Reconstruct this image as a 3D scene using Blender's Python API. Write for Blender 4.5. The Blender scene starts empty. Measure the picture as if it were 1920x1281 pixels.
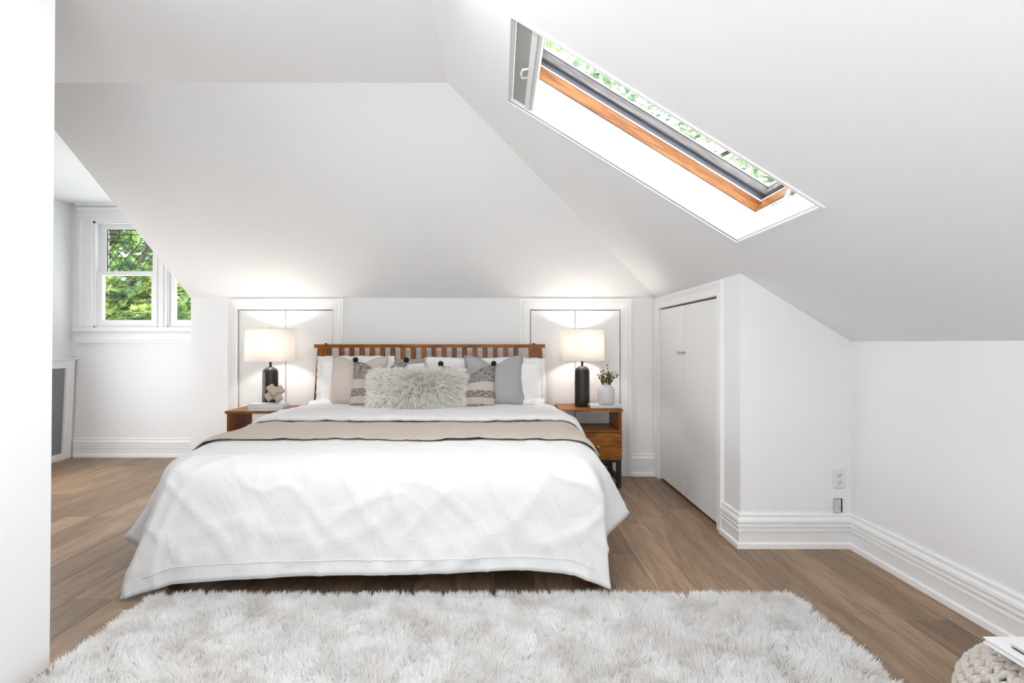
import bpy, bmesh, math, random
import numpy as np
from mathutils import Vector, Matrix, Euler, noise

SC = bpy.context.scene
COL = SC.collection
PI = math.pi

# ------------------------------------------------------------------ camera, world, lights, exposure
cam = bpy.data.objects.new('camera', bpy.data.cameras.new('camera'))
COL.objects.link(cam)
cam.location = (0, 0, 1.15)
cam.rotation_euler = (PI / 2, 0, 0)
cam.data.sensor_width = 36
cam.data.lens = 18
cam.data.shift_x = 22 / 1920
cam.data.shift_y = 3.5 / 1920
cam.data.clip_start = 0.02
SC.camera = cam

world = bpy.data.worlds.new('sky')
SC.world = world
world.use_nodes = True
bg = world.node_tree.nodes['Background']
bg.inputs[0].default_value = (0.93, 0.97, 1.0, 1)
bg.inputs[1].default_value = 2.6


def area(name, loc, look, sx, sy, power, col=(1, 1, 1)):
    l = bpy.data.lights.new(name, 'AREA')
    l.shape = 'RECTANGLE'
    l.size, l.size_y = sx, sy
    l.energy = power
    l.color = col
    o = bpy.data.objects.new(name, l)
    COL.objects.link(o)
    o.location = loc
    o.rotation_euler = (Vector(look) - Vector(loc)).to_track_quat('-Z', 'Y').to_euler()
    return o


area('rear_fill', (0.1, -4.4, 1.45), (-0.1, 4, 1.4), 3.2, 1.8, 9, (0.97, 0.985, 1.0))  # added fill light before the closed rear wall, no window there
area('bounce_fill', (0.35, -2.0, 0.55), (0.45, -1.1, 2.5), 1.8, 1.4, 17, (0.95, 0.98, 1.0))  # added light low behind the camera, aimed up to bounce off the ceiling
area('upward_fill', (0.0, -1.05, 1.05), (-0.25, -0.75, 2.5), 1.4, 1.2, 36, (0.95, 0.98, 1.0))  # second unseen fill, turned upward to brighten ceiling and slopes
area('overhead_fill', (-0.42, 1.45, 2.47), (-0.42, 1.6, 0), 0.3, 0.7, 10.5, (1.0, 0.99, 0.97))  # added downward fill for rug, bedding and floor, no fixture hangs here
area('passage_fill', (-3.85, 2.9, 0.9), (-3.2, 5.6, 1.35), 0.8, 1.0, 4.0, (0.97, 0.985, 1.0))  # unseen fill added in the passage to brighten the dormer end
area('side_fill', (-4.05, 3.8, 1.0), (0, 4.25, 1.0), 0.9, 0.8, 12, (0.97, 0.985, 1.0))  # added fill hidden behind the partition, shines across towards the closet doors
sun = bpy.data.objects.new('sun', bpy.data.lights.new('sun', 'SUN'))
COL.objects.link(sun)
sun.data.energy = 4.5
sun.data.angle = 0.01
sun.data.color = (1.0, 0.95, 0.86)
sun.rotation_euler = Vector((-0.8, -0.42, 0.45)).to_track_quat('Z', 'Y').to_euler()   # low, from behind the house on the left

SC.view_settings.view_transform = 'Standard'
SC.view_settings.look = 'None'
SC.view_settings.gamma = 1
SC.view_settings.use_curve_mapping = False
SC.view_settings.exposure = 0.97


# ------------------------------------------------------------------ materials
def mat(name, color, rough=0.6, bump=0.0, bscale=60, spec=0.4, metal=0.0, coat=0.0, var=0.0, vscale=3.0, sheen=0.0):
    m = bpy.data.materials.new(name)
    m.use_nodes = True
    nt = m.node_tree
    b = nt.nodes['Principled BSDF']
    b.inputs['Base Color'].default_value = (*color, 1)
    b.inputs['Roughness'].default_value = rough
    b.inputs['Specular IOR Level'].default_value = spec
    b.inputs['Metallic'].default_value = metal
    b.inputs['Coat Weight'].default_value = coat
    b.inputs['Sheen Weight'].default_value = sheen
    tc = nt.nodes.new('ShaderNodeTexCoord')
    if var:
        n = nt.nodes.new('ShaderNodeTexNoise')
        n.inputs['Scale'].default_value = vscale
        n.inputs['Detail'].default_value = 4
        nt.links.new(tc.outputs['Object'], n.inputs['Vector'])
        mx = nt.nodes.new('ShaderNodeMix')
        mx.data_type = 'RGBA'
        mx.inputs[6].default_value = (*[c * (1 - var) for c in color], 1)
        mx.inputs[7].default_value = (*[min(1, c * (1 + var)) for c in color], 1)
        nt.links.new(n.outputs['Fac'], mx.inputs[0])
        nt.links.new(mx.outputs[2], b.inputs['Base Color'])
    if bump:
        n = nt.nodes.new('ShaderNodeTexNoise')
        n.inputs['Scale'].default_value = bscale
        n.inputs['Detail'].default_value = 3
        nt.links.new(tc.outputs['Object'], n.inputs['Vector'])
        bp = nt.nodes.new('ShaderNodeBump')
        bp.inputs['Strength'].default_value = bump
        bp.inputs['Distance'].default_value = 0.01
        nt.links.new(n.outputs['Fac'], bp.inputs['Height'])
        nt.links.new(bp.outputs['Normal'], b.inputs['Normal'])
    return m


def wood(name, c0, c1, scale=(1, 1, 1), rough=0.4, ring=6.0, rand=0.0, spec=0.4, bump=0.05, coat=0.0, dist=4.0, tilt=0.0):
    """grain runs along the axis whose scale is small"""
    m = bpy.data.materials.new(name)
    m.use_nodes = True
    nt = m.node_tree
    N, L = nt.nodes, nt.links
    b = N['Principled BSDF']
    b.inputs['Roughness'].default_value = rough
    b.inputs['Specular IOR Level'].default_value = spec
    b.inputs['Coat Weight'].default_value = coat
    tc = N.new('ShaderNodeTexCoord')
    mp = N.new('ShaderNodeMapping')
    mp.inputs['Scale'].default_value = scale
    vr = N.new('ShaderNodeVectorRotate')
    vr.rotation_type = 'Y_AXIS'
    vr.inputs['Angle'].default_value = tilt
    L.new(tc.outputs['Object'], vr.inputs['Vector'])
    L.new(vr.outputs[0], mp.inputs['Vector'])
    oi = N.new('ShaderNodeObjectInfo')
    ml = N.new('ShaderNodeMath'); ml.operation = 'MULTIPLY'; ml.inputs[1].default_value = 37.0
    L.new(oi.outputs['Random'], ml.inputs[0])
    cb = N.new('ShaderNodeCombineXYZ')
    for k in range(3):
        L.new(ml.outputs[0], cb.inputs[k])
    va = N.new('ShaderNodeVectorMath'); va.operation = 'ADD'
    L.new(mp.outputs[0], va.inputs[0]); L.new(cb.outputs[0], va.inputs[1])
    n1 = N.new('ShaderNodeTexNoise')
    n1.inputs['Scale'].default_value = ring
    n1.inputs['Detail'].default_value = 2
    n1.inputs['Distortion'].default_value = 0.6
    L.new(va.outputs[0], n1.inputs['Vector'])
    # contour lines of a smooth stretched noise read as growth rings
    mm = N.new('ShaderNodeMath'); mm.operation = 'MULTIPLY'; mm.inputs[1].default_value = dist * 6
    L.new(n1.outputs['Fac'], mm.inputs[0])
    sn = N.new('ShaderNodeMath'); sn.operation = 'SINE'
    L.new(mm.outputs[0], sn.inputs[0])
    n2 = N.new('ShaderNodeTexNoise')
    n2.inputs['Scale'].default_value = ring * 9
    n2.inputs['Detail'].default_value = 6
    L.new(va.outputs[0], n2.inputs['Vector'])
    a1 = N.new('ShaderNodeMath'); a1.operation = 'MULTIPLY_ADD'
    a1.inputs[1].default_value = 0.14; a1.inputs[2].default_value = 0.0
    L.new(sn.outputs[0], a1.inputs[0])
    a2 = N.new('ShaderNodeMath'); a2.operation = 'ADD'
    L.new(a1.outputs[0], a2.inputs[0]); L.new(n2.outputs['Fac'], a2.inputs[1])
    cr = N.new('ShaderNodeValToRGB')
    cr.color_ramp.elements[0].position = 0.25
    cr.color_ramp.elements[1].position = 0.75
    cr.color_ramp.elements[0].color = (*c0, 1)
    cr.color_ramp.elements[1].color = (*c1, 1)
    L.new(a2.outputs[0], cr.inputs[0])
    out = cr.outputs[0]
    if rand:
        hs = N.new('ShaderNodeHueSaturation')
        rr = N.new('ShaderNodeMapRange')
        rr.inputs['To Min'].default_value = 1 - rand
        rr.inputs['To Max'].default_value = 1 + rand
        L.new(oi.outputs['Random'], rr.inputs['Value'])
        L.new(rr.outputs[0], hs.inputs['Value'])
        L.new(out, hs.inputs['Color'])
        out = hs.outputs[0]
    L.new(out, b.inputs['Base Color'])
    bp = N.new('ShaderNodeBump')
    bp.inputs['Strength'].default_value = bump
    bp.inputs['Distance'].default_value = 0.004
    L.new(a2.outputs[0], bp.inputs['Height'])
    L.new(bp.outputs['Normal'], b.inputs['Normal'])
    return m


def translucent(name, color, mixf=0.5, tcol=None):
    m = bpy.data.materials.new(name)
    m.use_nodes = True
    nt = m.node_tree
    N, L = nt.nodes, nt.links
    b = N['Principled BSDF']
    b.inputs['Base Color'].default_value = (*color, 1)
    b.inputs['Roughness'].default_value = 0.7
    b.inputs['Specular IOR Level'].default_value = 0.2
    t = N.new('ShaderNodeBsdfTranslucent')
    t.inputs['Color'].default_value = (*(tcol or color), 1)
    mx = N.new('ShaderNodeMixShader')
    mx.inputs[0].default_value = mixf
    L.new(b.outputs[0], mx.inputs[1]); L.new(t.outputs[0], mx.inputs[2])
    L.new(mx.outputs[0], N['Material Output'].inputs['Surface'])
    return m


def glassmat(name, tint=(1, 1, 1)):
    m = bpy.data.materials.new(name)
    m.use_nodes = True
    nt = m.node_tree
    N, L = nt.nodes, nt.links
    N.remove(N['Principled BSDF'])
    tr = N.new('ShaderNodeBsdfTransparent'); tr.inputs[0].default_value = (*tint, 1)
    gl = N.new('ShaderNodeBsdfGlossy'); gl.inputs['Roughness'].default_value = 0.02
    mx = N.new('ShaderNodeMixShader')
    mx.inputs[0].default_value = 0.035; L.new(tr.outputs[0], mx.inputs[1]); L.new(gl.outputs[0], mx.inputs[2])
    L.new(mx.outputs[0], N['Material Output'].inputs['Surface'])
    return m


M_WALL = mat('wall_paint', (0.868, 0.87, 0.875), 0.75, bump=0.03, bscale=180, spec=0.25)
M_CEIL = mat('ceiling_paint', (0.87, 0.875, 0.882), 0.85, bump=0.03, bscale=150, spec=0.2)
M_TRIM = mat('trim_paint', (0.885, 0.885, 0.885), 0.38, spec=0.4)
M_DOOR = mat('door_paint', (0.87, 0.87, 0.868), 0.5, bump=0.02, bscale=120, spec=0.35)
M_FLOOR = wood('oak_plank', (0.225, 0.142, 0.086), (0.355, 0.238, 0.153), (6, .55, 6), rough=0.42, ring=1.6, rand=0.27, bump=0.12, spec=0.35)
M_SUB = mat('subfloor', (0.05, 0.035, 0.025), 0.9, bump=0.1)
M_TEAK = wood('amber_wood', (0.16, 0.05, 0.006), (0.42, 0.16, 0.022), (1.0, 8, 8), rough=0.42, ring=2.2, rand=0.12, spec=0.3)
M_TEAKV = wood('amber_wood_upright', (0.13, 0.036, 0.005), (0.36, 0.12, 0.018), (8, 8, 1.0), rough=0.42, ring=2.2, rand=0.2, spec=0.3)
M_PINE = wood('pine_frame', (0.20, 0.062, 0.010), (0.46, 0.19, 0.05), (1.0, 16, 16), rough=0.35, ring=1.4, bump=0.05, tilt=-0.5522)
M_GREYWOOD = wood('weathered_grey_wood', (0.13, 0.12, 0.12), (0.27, 0.25, 0.245), (1.0, 16, 16), rough=0.7, ring=1.4, tilt=-0.5522)
M_SLATE = mat('grey_seal', (0.085, 0.092, 0.12), 0.35, var=0.15, vscale=12)
M_SCREEN = mat('grey_screen', (0.42, 0.42, 0.41), 0.9, bump=0.3, bscale=900)
M_MESH = mat('grey_mesh', (0.27, 0.27, 0.27), 0.85, bump=0.4, bscale=500, var=0.15, vscale=300)
M_DUVET = mat('white_cotton', (0.745, 0.745, 0.745), 0.85, bump=0.35, bscale=7, spec=0.15, sheen=0.15)
def crease_bump(m):
    nt = m.node_tree; N, L = nt.nodes, nt.links
    tc = N.new('ShaderNodeTexCoord')
    prev = None
    for rot, sc_, st, ds in ((0.6, (3.2, 3.2, 1.1), .55, .035), (-0.75, (5.5, 5.5, 1.6), .5, .02), (0.1, (2.0, 2.0, 9.0), .35, .012)):
        vr = N.new('ShaderNodeVectorRotate'); vr.rotation_type = 'Y_AXIS'; vr.inputs['Angle'].default_value = rot
        mp = N.new('ShaderNodeMapping'); mp.inputs['Scale'].default_value = sc_
        n = N.new('ShaderNodeTexNoise'); n.inputs['Scale'].default_value = 1.0; n.inputs['Detail'].default_value = 5; n.inputs['Roughness'].default_value = .45; n.inputs['Distortion'].default_value = .8
        L.new(tc.outputs['Object'], vr.inputs['Vector']); L.new(vr.outputs[0], mp.inputs['Vector']); L.new(mp.outputs[0], n.inputs['Vector'])
        ab = N.new('ShaderNodeMath'); ab.operation = 'SUBTRACT'; ab.inputs[1].default_value = .5; L.new(n.outputs['Fac'], ab.inputs[0])
        a2 = N.new('ShaderNodeMath'); a2.operation = 'ABSOLUTE'; L.new(ab.outputs[0], a2.inputs[0])
        bp = N.new('ShaderNodeBump'); bp.inputs['Strength'].default_value = st; bp.inputs['Distance'].default_value = ds; bp.invert = True
        L.new(a2.outputs[0], bp.inputs['Height'])
        if prev: L.new(prev.outputs[0], bp.inputs['Normal'])
        prev = bp
    L.new(prev.outputs[0], N['Principled BSDF'].inputs['Normal'])


crease_bump(M_DUVET)
M_LINEN = mat('white_linen', (0.84, 0.835, 0.825), 0.9, bump=0.3, bscale=14, spec=0.15, sheen=0.2)
M_THROW = mat('beige_throw', (0.52, 0.445, 0.38), 0.9, bump=0.5, bscale=45, spec=0.1, var=0.05, vscale=6, sheen=0.2)
M_BEIGE = mat('beige_linen', (0.60, 0.53, 0.475), 0.9, bump=0.25, bscale=150, spec=0.1, sheen=0.2)
M_TAUPE = mat('taupe_linen', (0.42, 0.37, 0.31), 0.9, bump=0.25, bscale=150, spec=0.1, sheen=0.2)
M_GREYF = mat('grey_fabric', (0.40, 0.40, 0.40), 0.85, bump=0.2, bscale=120, spec=0.15, sheen=0.2)
M_BLACK = mat('black_wool', (0.012, 0.012, 0.014), 0.9, bump=0.8, bscale=150)
M_BLKMET = mat('black_metal', (0.012, 0.012, 0.013), 0.4, spec=0.5, var=0.2, vscale=20)
M_BRASS = mat('brass', (0.62, 0.42, 0.17), 0.3, metal=1.0, var=0.1, vscale=30)
M_CHROME = mat('chrome', (0.6, 0.6, 0.6), 0.2, metal=1.0, var=0.1, vscale=30)
M_BRONZE = mat('bronze_glaze', (0.026, 0.020, 0.018), 0.36, spec=0.4, bump=0.3, bscale=25, var=0.45, vscale=14)
M_SHADE = translucent('linen_shade', (0.92, 0.89, 0.86), 0.5, (0.98, 0.94, 0.89))
M_CERAMIC = mat('white_ceramic', (0.66, 0.67, 0.68), 0.25, spec=0.5, var=0.04, vscale=10)
M_PAPER = mat('paper', (0.74, 0.73, 0.71), 0.8, bump=0.3, bscale=300)
M_COVERW = mat('white_cover', (0.80, 0.80, 0.81), 0.35, var=0.03, vscale=10)
M_COVERG = mat('grey_cover', (0.48, 0.47, 0.47), 0.5, var=0.06, vscale=10)
M_COVERD = mat('dark_cover', (0.06, 0.055, 0.06), 0.4, var=0.2, vscale=10)
M_PHOTO = mat('dark_print', (0.03, 0.032, 0.036), 0.3, var=0.5, vscale=25)
M_TEAL = mat('teal_print', (0.03, 0.25, 0.30), 0.3, var=0.3, vscale=25)
M_KNOT = mat('bleached_wood', (0.50, 0.42, 0.35), 0.7, bump=0.2, bscale=60, var=0.12, vscale=40)
M_POUF = mat('chunky_cotton', (0.64, 0.59, 0.53), 0.95, bump=0.7, bscale=220, var=0.08, vscale=10, sheen=0.3)
M_RUGBASE = mat('rug_backing', (0.60, 0.58, 0.56), 0.95, bump=0.3)
M_LEAD = mat('lead_came', (0.03, 0.03, 0.03), 0.5, metal=0.4, var=0.2, vscale=40)
M_GLASS = glassmat('clear_glass')
M_GLASST = glassmat('leaded_glass_tint', (0.93, 0.98, 0.97))
M_BARK = mat('bark', (0.075, 0.055, 0.04), 0.9, bump=0.6, bscale=30, var=0.3, vscale=12)
M_VOID = mat('dark_void', (0.02, 0.02, 0.02), 0.9, var=0.2)
M_PLASTIC = mat('white_plastic', (0.78, 0.78, 0.77), 0.35, var=0.02)
M_STEELP = mat('brushed_plate', (0.66, 0.66, 0.65), 0.45, metal=0.2, var=0.04)
M_SPRIG = translucent('sprig_leaf', (0.13, 0.12, 0.03), 0.25)
M_TWIG = mat('sprig_stem', (0.09, 0.065, 0.02), 0.8, var=0.2, vscale=30)


def pile_mat(name, c0, c1, scale):
    m = bpy.data.materials.new(name)
    m.use_nodes = True
    nt = m.node_tree
    N, L = nt.nodes, nt.links
    b = N['Principled BSDF']
    b.inputs['Roughness'].default_value = 0.6
    b.inputs['Specular IOR Level'].default_value = 0.3
    b.inputs['Sheen Weight'].default_value = 0.3
    tc = N.new('ShaderNodeTexCoord')
    n = N.new('ShaderNodeTexNoise'); n.inputs['Scale'].default_value = scale; n.inputs['Detail'].default_value = 3
    L.new(tc.outputs['Object'], n.inputs['Vector'])
    cr = N.new('ShaderNodeValToRGB')
    cr.color_ramp.elements[0].position = 0.36; cr.color_ramp.elements[1].position = 0.56
    cr.color_ramp.elements[0].color = (*c0, 1); cr.color_ramp.elements[1].color = (*c1, 1)
    L.new(n.outputs['Fac'], cr.inputs[0])
    L.new(cr.outputs[0], b.inputs['Base Color'])
    t = N.new('ShaderNodeBsdfTranslucent')
    L.new(cr.outputs[0], t.inputs[0])
    mx = N.new('ShaderNodeMixShader'); mx.inputs[0].default_value = 0.45
    L.new(b.outputs[0], mx.inputs[1]); L.new(t.outputs[0], mx.inputs[2])
    L.new(mx.outputs[0], N['Material Output'].inputs['Surface'])
    return m


M_PILE = pile_mat('shag_pile', (0.91, 0.885, 0.865), (0.975, 0.975, 0.97), 7)
M_FUR = pile_mat('fur_strands', (0.91, 0.885, 0.82), (0.975, 0.96, 0.925), 9)


def leaf_mat(name, c):
    m = bpy.data.materials.new(name)
    m.use_nodes = True
    nt = m.node_tree
    N, L = nt.nodes, nt.links
    b = N['Principled BSDF']
    b.inputs['Roughness'].default_value = 0.5
    tc = N.new('ShaderNodeTexCoord')
    n = N.new('ShaderNodeTexNoise'); n.inputs['Scale'].default_value = 2.2; n.inputs['Detail'].default_value = 4
    L.new(tc.outputs['Object'], n.inputs['Vector'])
    cr = N.new('ShaderNodeValToRGB')
    cr.color_ramp.elements[0].position = 0.36; cr.color_ramp.elements[1].position = 0.64
    cr.color_ramp.elements[0].color = (c[0] * .3, c[1] * .45, c[2] * .9, 1); cr.color_ramp.elements[1].color = (c[0] * 1.5, c[1] * 1.25, c[2], 1)
    L.new(n.outputs['Fac'], cr.inputs[0])
    L.new(cr.outputs[0], b.inputs['Base Color'])
    t = N.new('ShaderNodeBsdfTranslucent')
    L.new(cr.outputs[0], t.inputs[0])
    mx = N.new('ShaderNodeMixShader'); mx.inputs[0].default_value = 0.55
    L.new(b.outputs[0], mx.inputs[1]); L.new(t.outputs[0], mx.inputs[2])
    L.new(mx.outputs[0], N['Material Output'].inputs['Surface'])
    return m


M_LEAF = leaf_mat('tree_leaf', (0.22, 0.36, 0.08))
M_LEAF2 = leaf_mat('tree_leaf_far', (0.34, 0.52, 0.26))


def stripe_mat():
    """heathered charcoal weave with plain oatmeal bands, by height on the cushion (object z, -1..1 scaled)"""
    m = bpy.data.materials.new('striped_weave')
    m.use_nodes = True
    nt = m.node_tree
    N, L = nt.nodes, nt.links
    b = N['Principled BSDF']; b.inputs['Roughness'].default_value = 0.95; b.inputs['Specular IOR Level'].default_value = 0.1
    at = N.new('ShaderNodeUVMap'); at.uv_map = 'UVMap'
    sp = N.new('ShaderNodeSeparateXYZ'); L.new(at.outputs[0], sp.inputs[0])
    cr = N.new('ShaderNodeValToRGB'); cr.color_ramp.interpolation = 'CONSTANT'
    el = cr.color_ramp.elements
    el[0].position = 0.0; el[0].color = (0, 0, 0, 1)
    el[1].position = 0.18; el[1].color = (1, 1, 1, 1)
    for p, v in ((0.31, 0), (0.46, 1), (0.64, 0)):
        e = el.new(p); e.color = (v, v, v, 1)
    L.new(sp.outputs[1], cr.inputs[0])
    mp = N.new('ShaderNodeMapping'); mp.inputs['Scale'].default_value = (14, 75, 1)
    L.new(at.outputs[0], mp.inputs['Vector'])
    n = N.new('ShaderNodeTexNoise'); n.inputs['Scale'].default_value = 1.0; n.inputs['Detail'].default_value = 5; n.inputs['Roughness'].default_value = 0.7
    L.new(mp.outputs[0], n.inputs['Vector'])
    c2 = N.new('ShaderNodeValToRGB')
    c2.color_ramp.elements[0].position = 0.42; c2.color_ramp.elements[1].position = 0.60
    c2.color_ramp.elements[0].color = (0.075, 0.068, 0.07, 1); c2.color_ramp.elements[1].color = (0.50, 0.46, 0.43, 1)
    L.new(n.outputs['Fac'], c2.inputs[0])
    mx = N.new('ShaderNodeMix'); mx.data_type = 'RGBA'
    mx.inputs[7].default_value = (0.56, 0.50, 0.45, 1)
    L.new(cr.outputs[0], mx.inputs[0]); L.new(c2.outputs[0], mx.inputs[6])
    L.new(mx.outputs[2], b.inputs['Base Color'])
    bp = N.new('ShaderNodeBump'); bp.inputs['Strength'].default_value = 0.6; bp.inputs['Distance'].default_value = 0.006
    L.new(n.outputs['Fac'], bp.inputs['Height']); L.new(bp.outputs['Normal'], b.inputs['Normal'])
    return m


M_STRIPE = stripe_mat()


# ------------------------------------------------------------------ object helpers
def wloc(o):
    v = Vector((0, 0, 0))
    while o:
        v = v + o.location
        o = o.parent
    return v


def tag(o, label=None, cat=None, group=None, kind=None):
    if label: o['label'] = label
    if cat: o['category'] = cat
    if group: o['group'] = group
    if kind: o['kind'] = kind
    return o


def thing(name, loc, label, cat, group=None):
    o = bpy.data.objects.new(name, None)
    COL.objects.link(o)
    o.location = loc
    o.empty_display_size = 0.1
    return tag(o, label, cat, group)


def put(name, me, m, parent=None, smooth=False, kind=None, label=None, base=False):
    """link a mesh given in WORLD coordinates, re-centred on its parent (or on its own base)"""
    o = bpy.data.objects.new(name, me)
    COL.objects.link(o)
    if m is not None and not me.materials:
        me.materials.append(m)
    if smooth:
        me.polygons.foreach_set('use_smooth', [True] * len(me.polygons))
    if parent is not None:
        o.parent = parent
        off = wloc(parent)
    elif base:
        co = np.empty(len(me.vertices) * 3); me.vertices.foreach_get('co', co); co = co.reshape(-1, 3)
        mn, mx = co.min(0), co.max(0)
        off = Vector(((mn[0] + mx[0]) / 2, (mn[1] + mx[1]) / 2, mn[2]))
        o.location = off
    else:
        off = Vector((0, 0, 0))
    if off.length > 0:
        me.transform(Matrix.Translation(-off))
    if kind: o['kind'] = kind
    if label: o['label'] = label
    return o


class MB:
    """collects shapes in world coordinates"""

    def __init__(s):
        s.v, s.f = [], []

    def add(s, vs, fs):
        n = len(s.v)
        s.v += [tuple(p) for p in vs]
        s.f += [tuple(i + n for i in f) for f in fs]
        return s

    def box(s, x0, x1, y0, y1, z0, z1, M=None):
        vs = [Vector((x, y, z)) for x in (x0, x1) for y in (y0, y1) for z in (z0, z1)]
        if M is not None: vs = [M @ p for p in vs]
        return s.add(vs, [(0, 1, 3, 2), (4, 6, 7, 5), (0, 4, 5, 1), (2, 3, 7, 6), (0, 2, 6, 4), (1, 5, 7, 3)])

    def extrude(s, p0, p1, u, n, prof, mw0=0, mw1=0, md0=0, md1=0):
        p0, p1, u, n = Vector(p0), Vector(p1), Vector(u), Vector(n)
        d = (p1 - p0).normalized()
        k = len(prof)
        vs = [p0 + u * w + n * t - d * (w * mw0 + t * md0) for w, t in prof] + [p1 + u * w + n * t + d * (w * mw1 + t * md1) for w, t in prof]
        fs = [(i, (i + 1) % k, k + (i + 1) % k, k + i) for i in range(k)] + [tuple(range(k))[::-1], tuple(range(k, 2 * k))]
        return s.add(vs, fs)

    def lathe(s, prof, c, seg=32, M=None, cap=True):
        c = Vector(c)
        vs = []
        for r, z in prof:
            for i in range(seg):
                a = 2 * PI * i / seg
                p = Vector((r * math.cos(a), r * math.sin(a), z))
                vs.append((M @ p if M is not None else p) + c)
        fs = [(j * seg + i, j * seg + (i + 1) % seg, (j + 1) * seg + (i + 1) % seg, (j + 1) * seg + i) for j in range(len(prof) - 1) for i in range(seg)]
        if cap:
            fs += [tuple(range(seg))[::-1], tuple(range((len(prof) - 1) * seg, len(prof) * seg))]
        return s.add(vs, fs)

    def tube(s, pts, r, seg=8, cap=True):
        pts = [Vector(p) for p in pts]
        rs = r if isinstance(r, (list, tuple)) else [r] * len(pts)
        vs = []
        for i, p in enumerate(pts):
            t = (pts[min(i + 1, len(pts) - 1)] - pts[max(i - 1, 0)]).normalized()
            a = t.orthogonal().normalized() if i == 0 else (a - t * a.dot(t)).normalized()
            b = t.cross(a)
            vs += [p + (a * math.cos(2 * PI * k / seg) + b * math.sin(2 * PI * k / seg)) * rs[i] for k in range(seg)]
        fs = [(j * seg + k, j * seg + (k + 1) % seg, (j + 1) * seg + (k + 1) % seg, (j + 1) * seg + k) for j in range(len(pts) - 1) for k in range(seg)]
        if cap:
            fs += [tuple(range(seg))[::-1], tuple(range((len(pts) - 1) * seg, len(pts) * seg))]
        return s.add(vs, fs)

    def mesh(s, name, fix=True, bevel=0, seg=2):
        me = bpy.data.meshes.new(name)
        me.from_pydata(s.v, [], s.f)
        if fix or bevel:
            bm = bmesh.new(); bm.from_mesh(me)
            bmesh.ops.recalc_face_normals(bm, faces=bm.faces[:])
            if bevel:
                bmesh.ops.bevel(bm, geom=[e for e in bm.edges if e.calc_face_angle(0) > 0.6], offset=bevel, segments=seg, affect='EDGES', clamp_overlap=True)
            bm.to_mesh(me); bm.free()
        return me

    def build(s, name, m, parent=None, smooth=False, bevel=0, seg=2, **k):
        return put(name, s.mesh(name, True, bevel, seg), m, parent, smooth, **k)


def struct(name, mb, m, **k):
    return mb.build(name, m, kind='structure', **k)


def sempty(name, loc):
    o = bpy.data.objects.new(name, None); COL.objects.link(o); o.location = loc; o['kind'] = 'structure'
    return o


def copy_tree(o, parent=None):
    c = o.copy(); COL.objects.link(c); c.parent = parent
    for ch in list(o.children):
        copy_tree(ch, c)
    return c


def panel_grid(a0, a1, z0, z1, holes, t0, t1, axis):
    """wall slab with rectangular holes. axis 'x': runs along X, thickness in Y (t0..t1); 'y': runs along Y"""
    A = sorted({a0, a1, *[h[0] for h in holes], *[h[1] for h in holes]})
    Z = sorted({z0, z1, *[h[2] for h in holes], *[h[3] for h in holes]})
    solid = {}
    for i in range(len(A) - 1):
        for j in range(len(Z) - 1):
            ca, cz = (A[i] + A[i + 1]) / 2, (Z[j] + Z[j + 1]) / 2
            solid[i, j] = not any(h[0] < ca < h[1] and h[2] < cz < h[3] for h in holes)
    P = (lambda a, z, t: (a, t, z)) if axis == 'x' else (lambda a, z, t: (t, a, z))
    mb = MB()
    for (i, j), s in solid.items():
        if not s: continue
        q = [(A[i], Z[j]), (A[i + 1], Z[j]), (A[i + 1], Z[j + 1]), (A[i], Z[j + 1])]
        for t in (t0, t1):
            mb.add([P(a, z, t) for a, z in q], [(0, 1, 2, 3)])
        for k, (di, dj) in enumerate(((0, -1), (1, 0), (0, 1), (-1, 0))):
            if not solid.get((i + di, j + dj), False):
                (a, z), (a2, z2) = q[k], q[(k + 1) % 4]
                mb.add([P(a, z, t0), P(a2, z2, t0), P(a2, z2, t1), P(a, z, t1)], [(0, 1, 2, 3)])
    me = bpy.data.meshes.new('wall')
    me.from_pydata(mb.v, [], mb.f)
    bm = bmesh.new(); bm.from_mesh(me)
    bmesh.ops.remove_doubles(bm, verts=bm.verts[:], dist=1e-5)
    bmesh.ops.recalc_face_normals(bm, faces=bm.faces[:])
    bm.to_mesh(me); bm.free()
    return me


# ------------------------------------------------------------------ room constants
YB = 4.45          # wall behind the bed
XC = 1.355         # closet side wall
YC = 2.89          # closet front wall
XR = 1.98          # right knee wall
ZF = 2.555         # flat ceiling
ZK = 1.16          # knee wall height on the right
SR = 0.616         # pitch of right slope
XH = -0.2845       # where right slope meets flat ceiling
YH = 2.76          # where bed slope meets flat ceiling
ZB = ZK + SR * (XR - XC)
XD = -2.69         # left end of the bed wall
YA = 5.18          # dormer window wall
XL = -4.33         # left wall
YN = -4.5          # near end of the room


def zr(x): return ZK + SR * (XR - x)
def hipy(x): return YH + (x - XH) * (YB - YH) / (XC - XH)


# ------------------------------------------------------------------ ceiling (one plastered surface, softly rounded at its folds)
S_X0, S_X1, S_Y0, S_Y1 = 0.043, 1.175, 1.885, 2.54
bm = bmesh.new()
cache = {}


def V(x, y, z):
    k = (round(x, 4), round(y, 4), round(z, 4))
    if k not in cache: cache[k] = bm.verts.new((x, y, z))
    return cache[k]


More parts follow.
